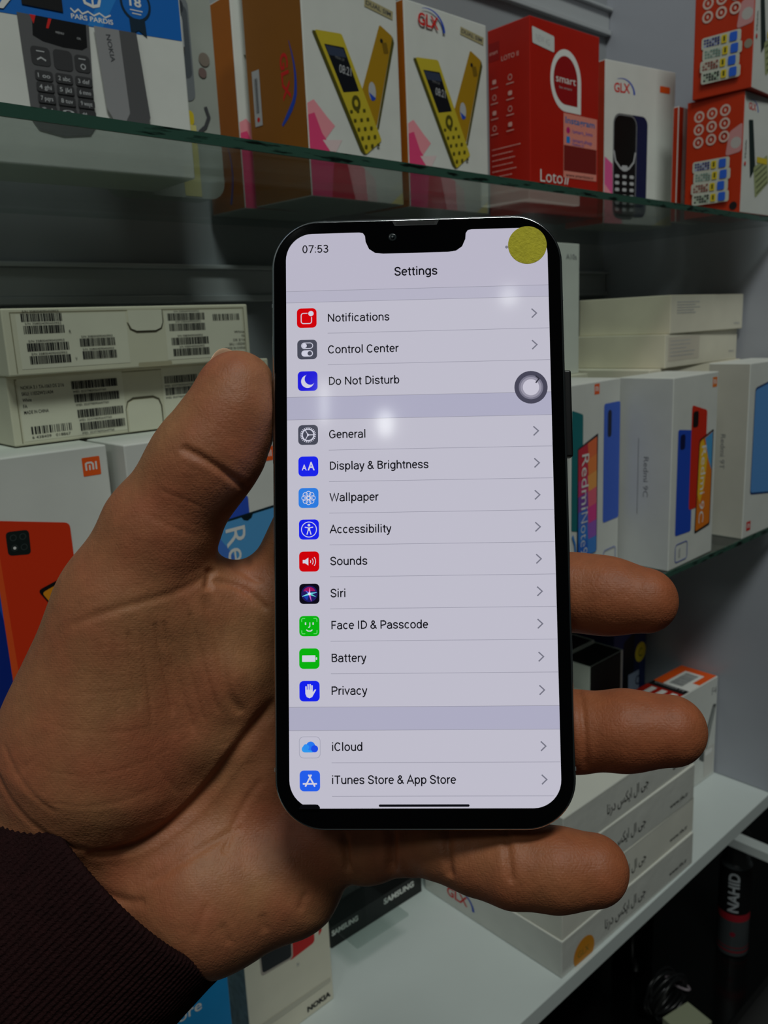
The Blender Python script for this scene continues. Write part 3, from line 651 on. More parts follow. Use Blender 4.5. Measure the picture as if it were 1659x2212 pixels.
# ------------------------------------------------------------------ bottom board
AR = '\uFE8E\uFEE7\uFEAD\uFEA9 \uFEB2\uFB91\uFBFE\uFE8D \uFEDD\uFE8D \uFBFD\uFE9F'
WRAP = mat('shrink_wrapped_card', (212, 213, 206), .18, .5, noise=.06, nscale=18, bump=.9, bscale=55)
PLAINW = card('matte_cream_card', (224, 223, 211))
TOPW = mat('shrink_wrapped_top', (224, 224, 214), .22, .5, noise=.04, nscale=14, bump=.5, bscale=40)
ST = ['bottom box of the four stacked shrink-wrapped boxes, with an orange round sticker', 'second box from the bottom of the stack of four on the white board', 'third box from the bottom of the stack of four on the white board', 'top box of the stack of four on the white board, under the ring finger']
zz = ZB
for k in range(4):
    hh = (.0350, .0372, .0366, .0366)[k]; dx = (0, .0015, -.001, .004)[k]
    b = Box('boxed_set', ST[k], 'box', .4927+dx, .3519+(0, .0008, .0015, .002)[k], zz, (-.7, -.5, -.9, -.6)[k], .2146, .1618, hh, WRAP if k != 1 else PLAINW, top=TOPW, group=None)
    F = b.face('F'); F.text(K, AR, 62, 11.5, width=66, cap=9.5, bold=.012); F.text(K, 'www.glx.ir', 170, 8, width=33, cap=4.2, bold=.02)
    F.rect(ink((222, 222, 212)), .8, b.h-1.6, b.w-.8, b.h-.4)
    L = b.face('L'); glx(L, 30, 10, 26)
    if k == 3:
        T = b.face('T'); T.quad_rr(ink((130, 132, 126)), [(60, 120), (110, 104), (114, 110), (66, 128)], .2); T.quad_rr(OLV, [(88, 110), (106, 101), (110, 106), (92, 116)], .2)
    if k == 0:
        p = b.part('F'); p.poly(ink((214, 140, 30)), [(31+15*math.cos(R(a)), max(.6, 8+14*math.sin(R(a)))) for a in range(0, 360, 8)]); p.text(ink((120, 110, 40)), 'GLX', 22, 6, width=16, cap=6); o = p.done('round_sticker', b.root); o['label'] = 'orange round sticker'
    if k == 2:
        b.slab('tape_piece', 'F', ink((210, 212, 206)), rr_pts(9, 11, 3, 5, 24, 30), .8)
    b.close('carton'); zz += hh+.0002
b = Box('phone_box', 'white box with a bright orange top and a silver phone picture, touching the end wall', 'box', .7651, .4182, ZB, -2.4, .1165, .0464, .124, WHITE, top=WHITE, left=ORRED)
F = b.face('F'); F.text(GR, 'F4', 104, 104, width=10, cap=9, bold=.0); F.quad_rr(ink((84, 88, 86)), [(108, 92), (115, 90), (92, 24), (80, 32)], .2); F.quad_rr(ink((150, 154, 150)), [(109, 88), (112.5, 87), (96, 40), (88, 44)], .2)
F.rect(ink((205, 203, 196)), 92, 4, 114, 40); F.rr(WH, 102, 34, 16, 6, 2)
T = b.face('T'); T.poly(ORG, [(57, 1.5), (116, 1.5), (116, 46), (36, 46), (30, 22)]); T.rect(ORG, 20, 36, 60, 46); T.rect(REDC, .6, 1, 52, 46)
T.quad_rr(WH, [(58, 1.4), (84, 1.4), (104, 16), (100, 34)], .03) if False else T.poly(WH, [(56, 1), (78, 1), (78, 10), (104, 10), (104, 34), (56, 34)])
T.bars(GR, 62, 14, 38, 16, 90, .8); T.rect(K, 44, 1, 56, 46); T.text(LG, 'CHARGER F4', 51.5, 42, width=36, cap=4, rot=-90)
for k in range(3): T.rect(WH, 10, 5+k*13, 40, 12+k*13)
b.close()
b = Box('phone_box', 'navy blue box with a round yellow sticker, near the end wall behind the orange-topped box', 'box', .800, .500, -.446, 0, .0705, .05, .09, ink((24, 40, 92)))
F = b.face('F'); F.quad_rr(ink((10, 12, 20)), [(20, 70), (44, 78), (44, 12), (20, 2)], .15); F.rect(ink((150, 160, 186)), 32, 1, 56, 26); F.ring(NAVY, 54, 13, 6, 1.8); F.rect(ink((16, 26, 66)), 44, 26, 56, 88)
p = b.part('F'); p.poly(YEL, [(min(58+12*math.cos(R(a)), 70), 48+12.5*math.sin(R(a))) for a in range(0, 360, 10)]); p.text(OLV, 'C', 54, 42, width=8, cap=11); o = p.done('round_sticker', b.root); o['label'] = 'yellow round sticker'
b.close()
b = Box('phone_box', 'plain dark box under the navy blue box, mostly hidden', 'box', .797, .497, ZB, 0, .08, .06, .0897, ink((30, 32, 44))); b.close()
b = Box('display_box', 'black box with white rim, farther back between the two fingers', 'box', .700, .5095, ZB, 0, .0745, .040, .1755, WHITE)
T = b.face('T'); T.rect(ink((11, 11, 12), .75), 1, 1, 71.5, 37.5); L = b.face('L'); L.rect(ink((11, 11, 12), .75), 2, 2, 38, 173); b.close()
b = Box('display_box', 'black box with a white left side and white rims, seen between the two fingers', 'box', .7065, .4700, ZB, 0, .0640, .0365, .1755, WHITE)
T = b.face('T'); T.rect(ink((11, 11, 12), .75), .6, .3, 61.4, 34.2); F = b.face('F'); F.rect(ink((11, 11, 12), .75), .5, 2, 59.5, 175.2); b.close()
b = Box('phone_box', 'cream box with a red phone picture, under the palm on the white board', 'box', .2651, .4701, ZB, 1, .0802, .0335, .150, WARM, left=mat('speckled_teal_side', (110, 132, 138), .6, noise=.35, nscale=150))
F = b.face('F'); F.quad_rr(ink((200, 24, 24)), [(40, 140), (65.8, 140), (65, 63), (40, 61)], .12); F.quad_rr(RED, [(70, 140), (74, 140), (72.6, 69), (69.6, 66)], .08)
F.quad_rr(ink((170, 160, 150)), [(11.6, 140), (46.2, 140), (43.4, 62), (13.6, 64)], .1); F.quad_rr(ink((22, 26, 32)), [(13, 140), (45, 140), (42, 63.6), (15, 66)], .1); F.poly(ink((52, 60, 90)), [(16, 84), (30, 90), (28, 96), (16, 90)]); F.poly(ORG, [(26, 90), (34, 94), (33, 96), (26, 92)])
F.poly(ink((196, 192, 176)), [(10, 24), (78, 22), (78, 18), (10, 18.5)]); F.text(K, 'NOKIA', 53, 5.4, width=24, cap=4.4, bold=.05); F.text(LG, 'ab', 46, 55, width=3, cap=3, rot=-80)
b.close()
b = Box('phone_box', 'sky blue box with large white lettering, below the sleeve cuff', 'box', .1550, .4402, ZB, 0, .08, .05, .150, SKYB)
F = b.face('F'); F.text(WH, 'A', 6, 112, width=20, cap=22, bold=.03); F.text(WH, '2', 38, 112, width=19, cap=22, bold=.04); F.text(WH, 'Core', 33, 99.5, width=26, cap=8, bold=.01); b.close()
# black two-word stand with clear plate
root = empty('display_stand', (.3797, .5166, ZB), -1.6, 'black phone display stand with white lettering and a clear acrylic plate', 'display stand')
prof = [(0, 0), (.050, 0), (.050, .034), (.042, .036), (.0, .021)]
bm = bm_loft([[(x, y, z) for y, z in prof] for x in (0, .110)], True); bmesh.ops.recalc_face_normals(bm, faces=bm.faces)
ik = Ink(bm, [BLACK]); ik.flat((0, 0, 0), (1, 0, 0), (0, 0, 1))
ik.text(WH, 'SAMSUNG', 62, 11, width=38, cap=5.6, bold=.04); ik.text(WH, 'SAMSUNG', -9+10, 12, width=30, cap=5, bold=.04)
ik.done('base', root)
link('acrylic_plate', bm_box(-.006, .052, -.046, .02, .0305, .0335, .0005), glass_mat('clear_acrylic', (.86, .89, .88)), root)
link('plate_post', bm_box(.002, .05, .012, .02, .030, .12, .0005), glass_mat('clear_acrylic', (.86, .89, .88)), root)

# ------------------------------------------------------------------ below the board
ZL = -.96
root = empty('spray_can', (1.118, .483, ZL), 0, 'slim can with white upright lettering and a red band, below the white board', 'can')
prof = [(.0, 0), (.0215, 0), (.023, .002), (.023, .150), (.0215, .153), (.0195, .156), (.0195, .190), (.017, .194), (.0, .194)]
ik = Ink(lathe(prof[1:-1], 40), [ink((62, 66, 68), .25)])
def cyl(rad):
    return lambda a, b_, l: Vector(((rad+.0001+.00003*l)*math.cos(a/1000/rad), (rad+.0001+.00003*l)*math.sin(a/1000/rad), b_/1000))
ca = math.atan2(-.483, -1.118)*23
ik.on(cyl(.023))
for m_, z0, z1 in ((ink((150, 28, 40)), 62, 74), (ink((120, 30, 40)), 8, 11), (ink((120, 30, 40)), 16, 17.5), (ink((10, 10, 12)), 74, 150)):
    ik.layer += 1
    for i in range(24): ik.rect(m_, ca-34+i*68/24, z0, ca-34+(i+1)*68/24, z1, up=False)
fl = Ink(); fl.on(lambda a, b_, l: Vector((a, b_, 0))); fl.text(ink((126, 130, 134)), 'NAHID', ca+6, 78, width=66, cap=15, rot=90, bold=.03)
bmesh.ops.triangulate(fl.bm, faces=list(fl.bm.faces))
for _ in range(4):
    bmesh.ops.subdivide_edges(fl.bm, edges=[e for e in fl.bm.edges if abs(e.verts[0].co.x-e.verts[1].co.x) > 2.0], cuts=1)
    bmesh.ops.triangulate(fl.bm, faces=list(fl.bm.faces))
ik.layer += 1; VM = {v: ik.bm.verts.new(ik.fn(v.co.x, v.co.y, ik.layer+3)) for v in fl.bm.verts}; km = ik.mi(ink((170, 176, 180)))
for f in fl.bm.faces: ik.bm.faces.new([VM[v] for v in f.verts]).material_index = km
ik.disc(ink((120, 24, 40)), ca, 40, 4)
ik.done('body', root)
bm = lathe([(.0185, .1925), (.0185, .2), (.012, .204)], 24); link('cap', bm, BLACK, root)
root = empty('cable_coil', (.925, .487, ZL), 0, 'dark coiled cable with grey ties on the dark lower shelf', 'cable')
P = [(.032*(1+.10*math.sin(t*1.7))*math.cos(t), .012*math.sin(t*.9), .036+.032*(1+.1*math.cos(t*1.3))*math.sin(t)) for t in [i*.22 for i in range(170)]]
link('cable', tube(P, .0022, 8), mat('dark_cable', (26, 27, 28), .3), root, True)
link('tie', tube([(.032+.006*math.cos(t), .018*math.sin(t), .036) for t in [i*.4 for i in range(17)]], .002, 6), mat('grey_tie', (130, 120, 126), .3), root, True)
b = lathe([(.02, 0), (.028, .002), (.03, .01), (.03, .13), (.024, .15), (.011, .165), (.011, .18), (.014, .182), (.014, .2), (.012, .203)], 40)
o = link('bottle', b, mat('glossy_black_bottle', (6, 7, 8), .08, .6), None, True); o.location = (.985, .575, ZL); tag(o, 'glossy black bottle standing in the dark behind the coiled cable', 'bottle')
b = Box('carton_box', 'dark teal box in the dark below the board, left of the black bottle', 'box', .90, .66, ZL, 6, .16, .08, .17, ink((10, 44, 52))); b.close()
b = Box('carton_box', 'pale greenish small box at the bottom edge, in front of the cable coil', 'box', .885, .435, ZL, -12, .05, .04, .030, ink((150, 156, 130))); b.close()

# ------------------------------------------------------------------ smartphone
PR =  [[0.71181, 0.20788, -0.6709], [-0.70209, 0.18358, -0.68802], [-0.01987, 0.96077, 0.27662]]
PT =  [0.1503, 0.15262, -0.04951]
PM = Matrix(((PR[0][0], PR[0][1], PR[0][2], PT[0]), (PR[1][0], PR[1][1], PR[1][2], PT[1]), (PR[2][0], PR[2][1], PR[2][2], PT[2]), (0, 0, 0, 1)))
ph = empty('smartphone', (0, 0, 0), 0, 'smartphone held upright in the hand, showing a settings list', 'phone')
ph.matrix_world = PM
STEEL = mat('polished_steel_frame', (196, 200, 202), .16, .6, metal=1.0)
def rr3(w, h, r, z, n=14): return [(x/1000, y/1000, z/1000) for x, y in rr_pts(w, h, r, n)]
bm = bm_loft([rr3(76.6, 160.5, 12.3, -7.65), rr3(77.7, 161.6, 12.8, -7.2), rr3(78.1, 162, 13, -6.4), rr3(78.1, 162, 13, -1.0), rr3(77.8, 161.7, 12.9, -.45), rr3(77.0, 160.9, 12.5, -.12), rr3(76.4, 160.3, 12.2, -.12)], True)
link('frame', bm, STEEL, ph, True)
bm = bm_loft([rr3(76.7, 160.6, 12.3, -.3), rr3(76.7, 160.6, 12.3, -.05), rr3(76.1, 160.0, 12.0, .06)], True)
link('front_glass', bm, mat('black_cover_glass', (3, 3, 4), .05, .45), ph)
ik = Ink().flat((0, 0, 0), (1, 0, 0), (0, 1, 0), .10, .006)
BG = lit((190, 188, 202)); HD = lit((184, 181, 198)); GAP = lit((172, 171, 193)); SEP = lit((146, 145, 160)); TXT = lit((16, 16, 22)); CHV = lit((116, 116, 130)); IW = lit((206, 206, 222))
def screen_outline(y0=-75.2, y1=77.2, x=35.1, r=7.2):
    pts = rr_pts(2*x, y1-y0, r, 10, 0, (y0+y1)/2)
    return pts
out = screen_outline()
# cut the notch into the top edge: points run counter-clockwise from the right
def notch():
    L_ = []
    for cx, a0, a1, r_, cy in ((14.9, 90, 180, 1.4, 75.8), (7.4, 0, -90, 6.0, 77.4-.0)):
        pass
    return [(15.0, 77.2), (14.0, 77.0), (13.45, 76.2), (13.3, 74.6), (12.4, 72.6), (10.8, 71.5), (8.6, 71.2), (-8.8, 71.2), (-11.0, 71.5), (-12.6, 72.6), (-13.5, 74.6), (-13.65, 76.2), (-14.2, 77.0), (-15.2, 77.2)]
k = 11
out2 = out[:k]+notch()+out[k:]
def band(m, y0, y1):      # part of the screen area between two heights
    P = []
    n = len(out2)
    def clip(P, keep, yv):
        q = []
        for i in range(len(P)):
            a, b_ = P[i], P[(i+1) % len(P)]
            ia, ib = keep(a[1]), keep(b_[1])
            if ia: q.append(a)
            if ia != ib:
                t = (yv-a[1])/(b_[1]-a[1]); q.append((a[0]+t*(b_[0]-a[0]), yv))
        return q
    P = clip(clip(out2, lambda y: y <= y1, y1), lambda y: y >= y0, y0)
    ik.poly(m, P, up=False)
ik.layer = 1
band(HD, 61.5, 78); band(lit((180, 178, 196)), 58.4, 61.5); band(BG, 32.7, 58.4); band(GAP, 26.6, 32.7); band(BG, -49.2, 26.6); band(GAP, -55.2, -49.2); band(BG, -76, -55.2)
for y_ in (61.5, 58.4, 32.7, 26.6, -49.2, -55.2): ik.rect(SEP, -35.1, y_-.06, 35.1, y_+.06)
for y_ in (49.85, 41.3, 18.3, 9.88, 1.5, -6.9, -15.3, -23.7, -32.15, -40.6, -63.5, -72.05): ik.rect(SEP, -24.0, y_-.06, 35.0 if y_ > -70 else 33.2, y_+.06)
TX = [('07:53', -30.54, 71.93, 6.91),('Settings', -5.73, 65.06, 11.29),('Notifications', -23.88, 52.92, 16.43),('Control Center', -23.82, 44.32, 18.65),('Do Not Disturb', -23.79, 35.79, 18.74),('General', -23.78, 21.45, 9.62),('Display & Brightness', -23.73, 13.03, 26.06),('Wallpaper', -23.72, 4.64, 12.66),('Accessibility', -23.75, -3.83, 15.93),('Sounds', -23.77, -12.23, 9.61),('Siri', -23.79, -20.65, 3.85),('Face ID & Passcode', -23.75, -29.0, 25.24),('Battery', -23.78, -37.55, 8.94),('Privacy', -23.87, -46.02, 9.17),('iCloud', -23.88, -60.45, 7.88),('iTunes Store & App Store', -23.96, -68.89, 31.97),]
for i, (t, x_, y_, w_) in enumerate(TX): mono_text(ik, TXT, t, x_, y_, w_, 2.16 if i > 1 else (2.1 if i == 0 else 2.3), .142 if i != 1 else .16)
for x_, y_ in  [(31.19, 53.86), (31.1, 45.37), (31.26, 36.67), (30.91, 22.35), (30.94, 13.87), (30.85, 5.45), (30.77, -2.95), (30.8, -11.3), (30.84, -19.74), (30.75, -28.13), (30.78, -36.61), (30.8, -45.16), (30.8, -59.45), (30.83, -67.89)]: ik.line(CHV, [(x_-.72, y_+1.2), (x_+.55, y_), (x_-.72, y_-1.2)], .34)
ik.disc(CHV, 24.24, 71.93, .4)
IC =  [(-29.55, 54.04), (-29.5, 45.46), (-29.44, 36.92), (-29.43, 22.43), (-29.43, 14.0), (-29.45, 5.6), (-29.39, -2.76), (-29.4, -11.2), (-29.41, -19.67), (-29.48, -28.09), (-29.55, -36.54), (-29.56, -44.95), (-29.62, -59.39), (-29.65, -67.93)]
cols = [(206, 0, 8), (72, 74, 88), (30, 24, 214), (70, 72, 86), (24, 34, 232), (44, 122, 222), (20, 30, 230), (204, 0, 8), (10, 8, 22), (8, 176, 14), (8, 176, 14), (18, 32, 234), (192, 190, 205), (34, 92, 232)]
for j, ((x, y), c_) in enumerate(zip(IC, cols)):
    if j == 12: ik.rr(lit((160, 160, 176)), x, y, 5.6, 5.6, 1.2)
    ik.rr(lit(c_), x, y, 5.3, 5.3, 1.1)
    if j == 0:
        ik.line(IW, [p_ for p_ in rr_pts(2.8, 2.8, .6, 4, x-.1, y-.1)], .24, True); ik.disc(lit(c_), x+1.15, y+1.2, .95); ik.disc(IW, x+1.15, y+1.2, .72)
    if j == 1:
        ik.line(IW, rr_pts(3.0, 1.5, .74, 5, x, y+1.05), .2, True); ik.disc(IW, x-.72, y+1.05, .62); ik.rr(IW, x, y-1.05, 3.1, 1.7, .84); ik.disc(lit(c_), x+.7, y-1.05, .6)
    if j == 2:
        ik.poly(IW, [(x+1.75*math.cos(R(a)), y-.1+1.75*math.sin(R(a))) for a in range(105, 346, 12)]+[(x+.75+1.55*math.cos(R(a)), y+.55+1.55*math.sin(R(a))) for a in range(310, 118, -14)])
    if j == 3:
        ik.ring(IW, x, y, 1.7, .3, 32); ik.disc(IW, x, y, .3)
        for a in range(0, 360, 15): ik.poly(IW, [(x+r_*math.cos(R(a+da)), y+r_*math.sin(R(a+da))) for r_, da in ((1.6, -4), (2.1, -3), (2.1, 3), (1.6, 4))], up=False)
        for a in (0, 120, 240): ik.line(IW, [(x, y), (x+1.5*math.cos(R(a)), y+1.5*math.sin(R(a)))], .2)
    if j == 4: ik.text(IW, 'A', x-1.75, y-1.0, width=1.3, cap=1.5, bold=.02); ik.text(IW, 'A', x-.2, y-1.0, width=1.9, cap=2.2, bold=.02)
    if j == 5:
        for a in range(0, 360, 45): ik.ring(IW, x+1.15*math.cos(R(a)), y+1.15*math.sin(R(a)), .72, .17, 16)
        ik.ring(IW, x, y, .5, .2, 12)
    if j == 6:
        ik.ring(IW, x, y, 2.1, .22, 32); ik.disc(IW, x, y+1.15, .36); ik.line(IW, [(x-1.1, y+.62), (x, y+.42), (x+1.1, y+.62)], .26); ik.line(IW, [(x, y+.5), (x, y-.3)], .6)
        ik.line(IW, [(x-.16, y), (x-.55, y-1.35)], .28); ik.line(IW, [(x+.16, y), (x+.55, y-1.35)], .28)
    if j == 7:
        ik.poly(IW, [(x-1.7, y+.45), (x-1.1, y+.45), (x-.2, y+1.05), (x-.2, y-1.05), (x-1.1, y-.45), (x-1.7, y-.45)])
        for r_ in (.65, 1.3, 1.95): ik.ring(IW, x-.15, y, r_, .2, 10, -38, 38)
    if j == 8:
        ik.disc(lit((30, 24, 92)), x, y, 2.15); ik.poly(lit((150, 20, 90)), [(x+1.7*math.cos(R(a)), y+.1+1.7*math.sin(R(a))) for a in range(20, 161, 14)]); ik.poly(lit((20, 60, 170)), [(x-1.8, y-.4), (x, y), (x-.6, y-1.7)])
        for a, c2, l_ in ((200, (120, 220, 220), 2), (85, (220, 120, 190), 1.5), (10, (110, 200, 230), 2), (-25, (90, 210, 200), 1.8), (285, (200, 90, 190), 2), (140, (90, 100, 220), 1.3)):
            ik.line(lit(c2), [(x, y), (x+l_*math.cos(R(a)), y+l_*math.sin(R(a)))], [.55, .1])
        ik.disc(lit((214, 230, 240)), x, y, .36)
    if j == 9:
        lg = lit((110, 214, 120))
        for sx in (1, -1):
            for sy in (1, -1): ik.line(lg, [(x+sx*2.0, y+sy*1.1), (x+sx*2.0, y+sy*1.75), (x+sx*1.75, y+sy*2.0), (x+sx*1.1, y+sy*2.0)], .2)
        ik.rr(IW, x-1.0, y+.65, .34, .7, .16); ik.rr(IW, x+1.0, y+.65, .34, .7, .16); ik.line(IW, [(x+.15, y+.95), (x+.15, y-.1), (x-.05, y-.3), (x-.3, y-.3)], .22)
        ik.line(IW, [(x-.8, y-.95), (x-.35, y-1.3), (x+.35, y-1.3), (x+.8, y-.95)], .28)
    if j == 10: ik.rr(IW, x-.15, y, 3.5, 1.7, .15); ik.rr(IW, x+1.9, y, .34, .7, .16)
    if j == 11:
        ik.poly(IW, [(x-1.1, y+.4), (x-1.1, y-.7), (x-.75, y-1.5), (x, y-1.85), (x+.7, y-1.5), (x+1.2, y-.6), (x+1.75, y+.35), (x+1.45, y+.5), (x+.85, y-.25), (x+.8, y+.4)])
        for k_, (u_, t_) in enumerate(((-.92, 1.25), (-.36, 1.8), (.18, 1.85), (.66, 1.5))): ik.line(IW, [(x+u_, y-.2), (x+u_, y+t_)], .38)
    if j == 12:
        ik.rr(lit((46, 150, 236)), x-.3, y-.45, 3.6, 1.7, .85); ik.disc(lit((36, 116, 236)), x+.25, y+.35, 1.15); ik.disc(lit((46, 140, 236)), x-.95, y+.05, .8); ik.disc(lit((28, 74, 226)), x+1.25, y-.35, .92)
    if j == 13:
        ik.line(IW, [(x-1.2, y-1.45), (x+.4, y+1.6)], .42); ik.line(IW, [(x+1.3, y-1.45), (x-.35, y+1.6)], .42); ik.line(IW, [(x-1.85, y-.75), (x+1.85, y-.75)], .42)
ik.poly(lit((6, 6, 10)), [(-32.6, -75.1), (-27.1, -75.1), (-27.1, -74.6), (-27.6, -74.0), (-28.2, -73.9), (-31.4, -73.9), (-32.0, -74.1)]); ik.rr(lit((8, 8, 14)), -.2, -74.25, 23.3, .62, .3)
x, y = 29.73, 33.85
for r_, c_ in ((4.35, (70, 69, 86)), (3.2, (118, 116, 134)), (2.75, (150, 147, 164)), (2.15, (198, 195, 210))): ik.disc(lit(c_), x, y, r_, None, 40)
ik.line(lit((50, 50, 62)), [(31.0, 36.9), (31.9, 36.1), (31.0, 35.0)], .34)
d_ = ik.done('display', ph); d_['label'] = 'lit lavender-white display with the settings list'
p = Ink().flat((0, 0, 0), (1, 0, 0), (0, 1, 0), .08, .02)
p.poly(mat('speaker_rim', (26, 27, 29), .3), [(-6.2, 80.0), (-5.6, 78.75), (5.7, 78.75), (6.3, 80.0)]); p.rr(mat('speaker_mesh', (10, 10, 11), .7, noise=.8, nscale=4000), 0, 79.4, 10.4, .8, .35)
p.done('earpiece', ph)
bm = lathe([(.0011, .00002), (.0011, .0001), (.0008, .00012)], 24)
o = link('front_camera', bm, mat('lens_ring', (30, 36, 38), .15, .6), ph, True); o.location = (-.0062, .07562, .0001)
bm = lathe([(.00055, .0001), (.00055, .00022), (.0002, .0003)], 20); o2 = link('lens', bm, mat('lens_glass', (6, 18, 22), .05, .7), o, True)
bm = lathe([(.00510, .00018), (.00515, .00022), (.00510, .00030)], 48)
o = link('round_sticker', bm, mat('olive_paper_sticker', (196, 186, 50), .7, .2, noise=.12, nscale=900, bump=.4, bscale=1500), ph); o.location = (.02979, .0724, 0); o['label'] = 'olive yellow round sticker on the top right corner'
def button(name, x0, x1, y0, y1, m, z0=-5.6, z1=-2.6):
    bm = bm_box(x0/1000, x1/1000, y0/1000, y1/1000, z0/1000, z1/1000, .0005, None, 3); return link(name, bm, m, ph)
button('volume_button', -39.5, -38.9, 15.2, 39.5, STEEL); button('mute_switch', -39.45, -38.9, 44.6, 50.2, STEEL)
o = button('side_button', 38.9, 40.9, 15.6, 38.9, mat('black_button', (6, 6, 7), .4), -6.2, -2.0); o['label'] = 'black side button'
for (ax, ay, w_, h_) in ((24.6, 81.0, 1.0, .14), (-24.6, 81.0, 1.0, .14), (39.05, -65.5, .14, 1.0), (-39.05, -65.5, .14, 1.0), (-39.05, 58, .14, 1.0), (39.05, 58, .14, 1.0)):
    bm = bm_box((ax-w_/2)/1000, (ax+w_/2)/1000, (ay-h_/2)/1000, (ay+h_/2)/1000, -.0071, -.0008); link('antenna_band', bm, mat('grey_antenna_band', (120, 124, 124), .4), ph)

# ------------------------------------------------------------------ hand
HAND={'thumb':[(-84.3,-25.8,-15.0,17.84),(-72.6,-2.2,-10.0,14.63),(-60.2,14.9,-5.0,12.92),(-54.8,21.6,-4.0,12.10),(-49.9,30.6,-3.0,10.40),(-49.0,36.5,-3.0,9.65)],
'thenar':[(-83.7,-23.2,-16.0,18.72),(-89.5,-45.1,-23.0,23.58),(-95.0,-64.3,-29.0,29.12),(-102.3,-77.4,-35.0,26.51)],
'thenar2':[(-65.5,-25.0,-20.0,12.83),(-58.4,-41.4,-24.0,12.95),(-64.4,-57.8,-26.0,13.72)],
'web':[(-64.1,-23.7,-20.0,11.07),(-48.0,-22.3,-27.0,12.16)],
'meta1':[(-95.1,-96.6,-39.0,15.90),(-43.5,-27.4,-33.0,13.84)],
'meta2':[(-92.5,-102.5,-40.0,16.64),(-31.6,-44.8,-38.0,13.57)],
'meta3':[(-83.8,-106.7,-40.0,16.58),(-30.5,-64.9,-40.0,13.17)],
'hypo':[(-83.2,-107.4,-38.0,21.45),(-65.3,-108.9,-35.0,23.32),(-43.4,-104.6,-38.0,18.79),(-33.4,-93.6,-38.0,13.85)],
'wrist1':[(-102.7,-79.0,-36.0,24.43),(-118.7,-105.9,-34.0,22.07),(-145.7,-141.9,-30.0,19.63)],
'wrist2':[(-82.2,-109.6,-44.0,20.47),(-97.8,-123.3,-43.0,21.59),(-120.5,-155.7,-36.0,19.88)],
'index':[(-43.5,-26.3,-33.0,13.41),(-29.2,5.4,-22.0,10.58),(-17.9,26.3,-18.0,9.35),(-11.0,39.4,-17.0,8.25)],
'middle':[(-31.4,-44.7,-37.0,13.52),(2.7,-27.4,-26.0,11.09),(31.6,-20.2,-19.5,10.45),(43.1,-20.8,-18.5,10.37),(51.3,-21.8,-15.0,10.18),(60.6,-23.0,-11.0,8.97)],
'ring':[(-30.4,-64.7,-39.0,13.12),(2.1,-63.9,-28.0,11.09),(30.7,-60.4,-20.0,10.37),(42.1,-59.7,-19.0,10.67),(55.0,-58.5,-14.0,10.40),(66.4,-58.0,-11.0,9.60)],
'pinky':[(-33.4,-93.6,-38.0,13.85),(-17.0,-94.1,-34.0,12.03),(-5.1,-92.1,-27.0,9.11),(5.4,-91.4,-20.0,8.82),(14.2,-92.9,-17.0,9.95),(23.9,-93.8,-12.5,10.72),(34.5,-94.0,-9.5,10.29),(44.2,-94.0,-9.0,9.50)],
}
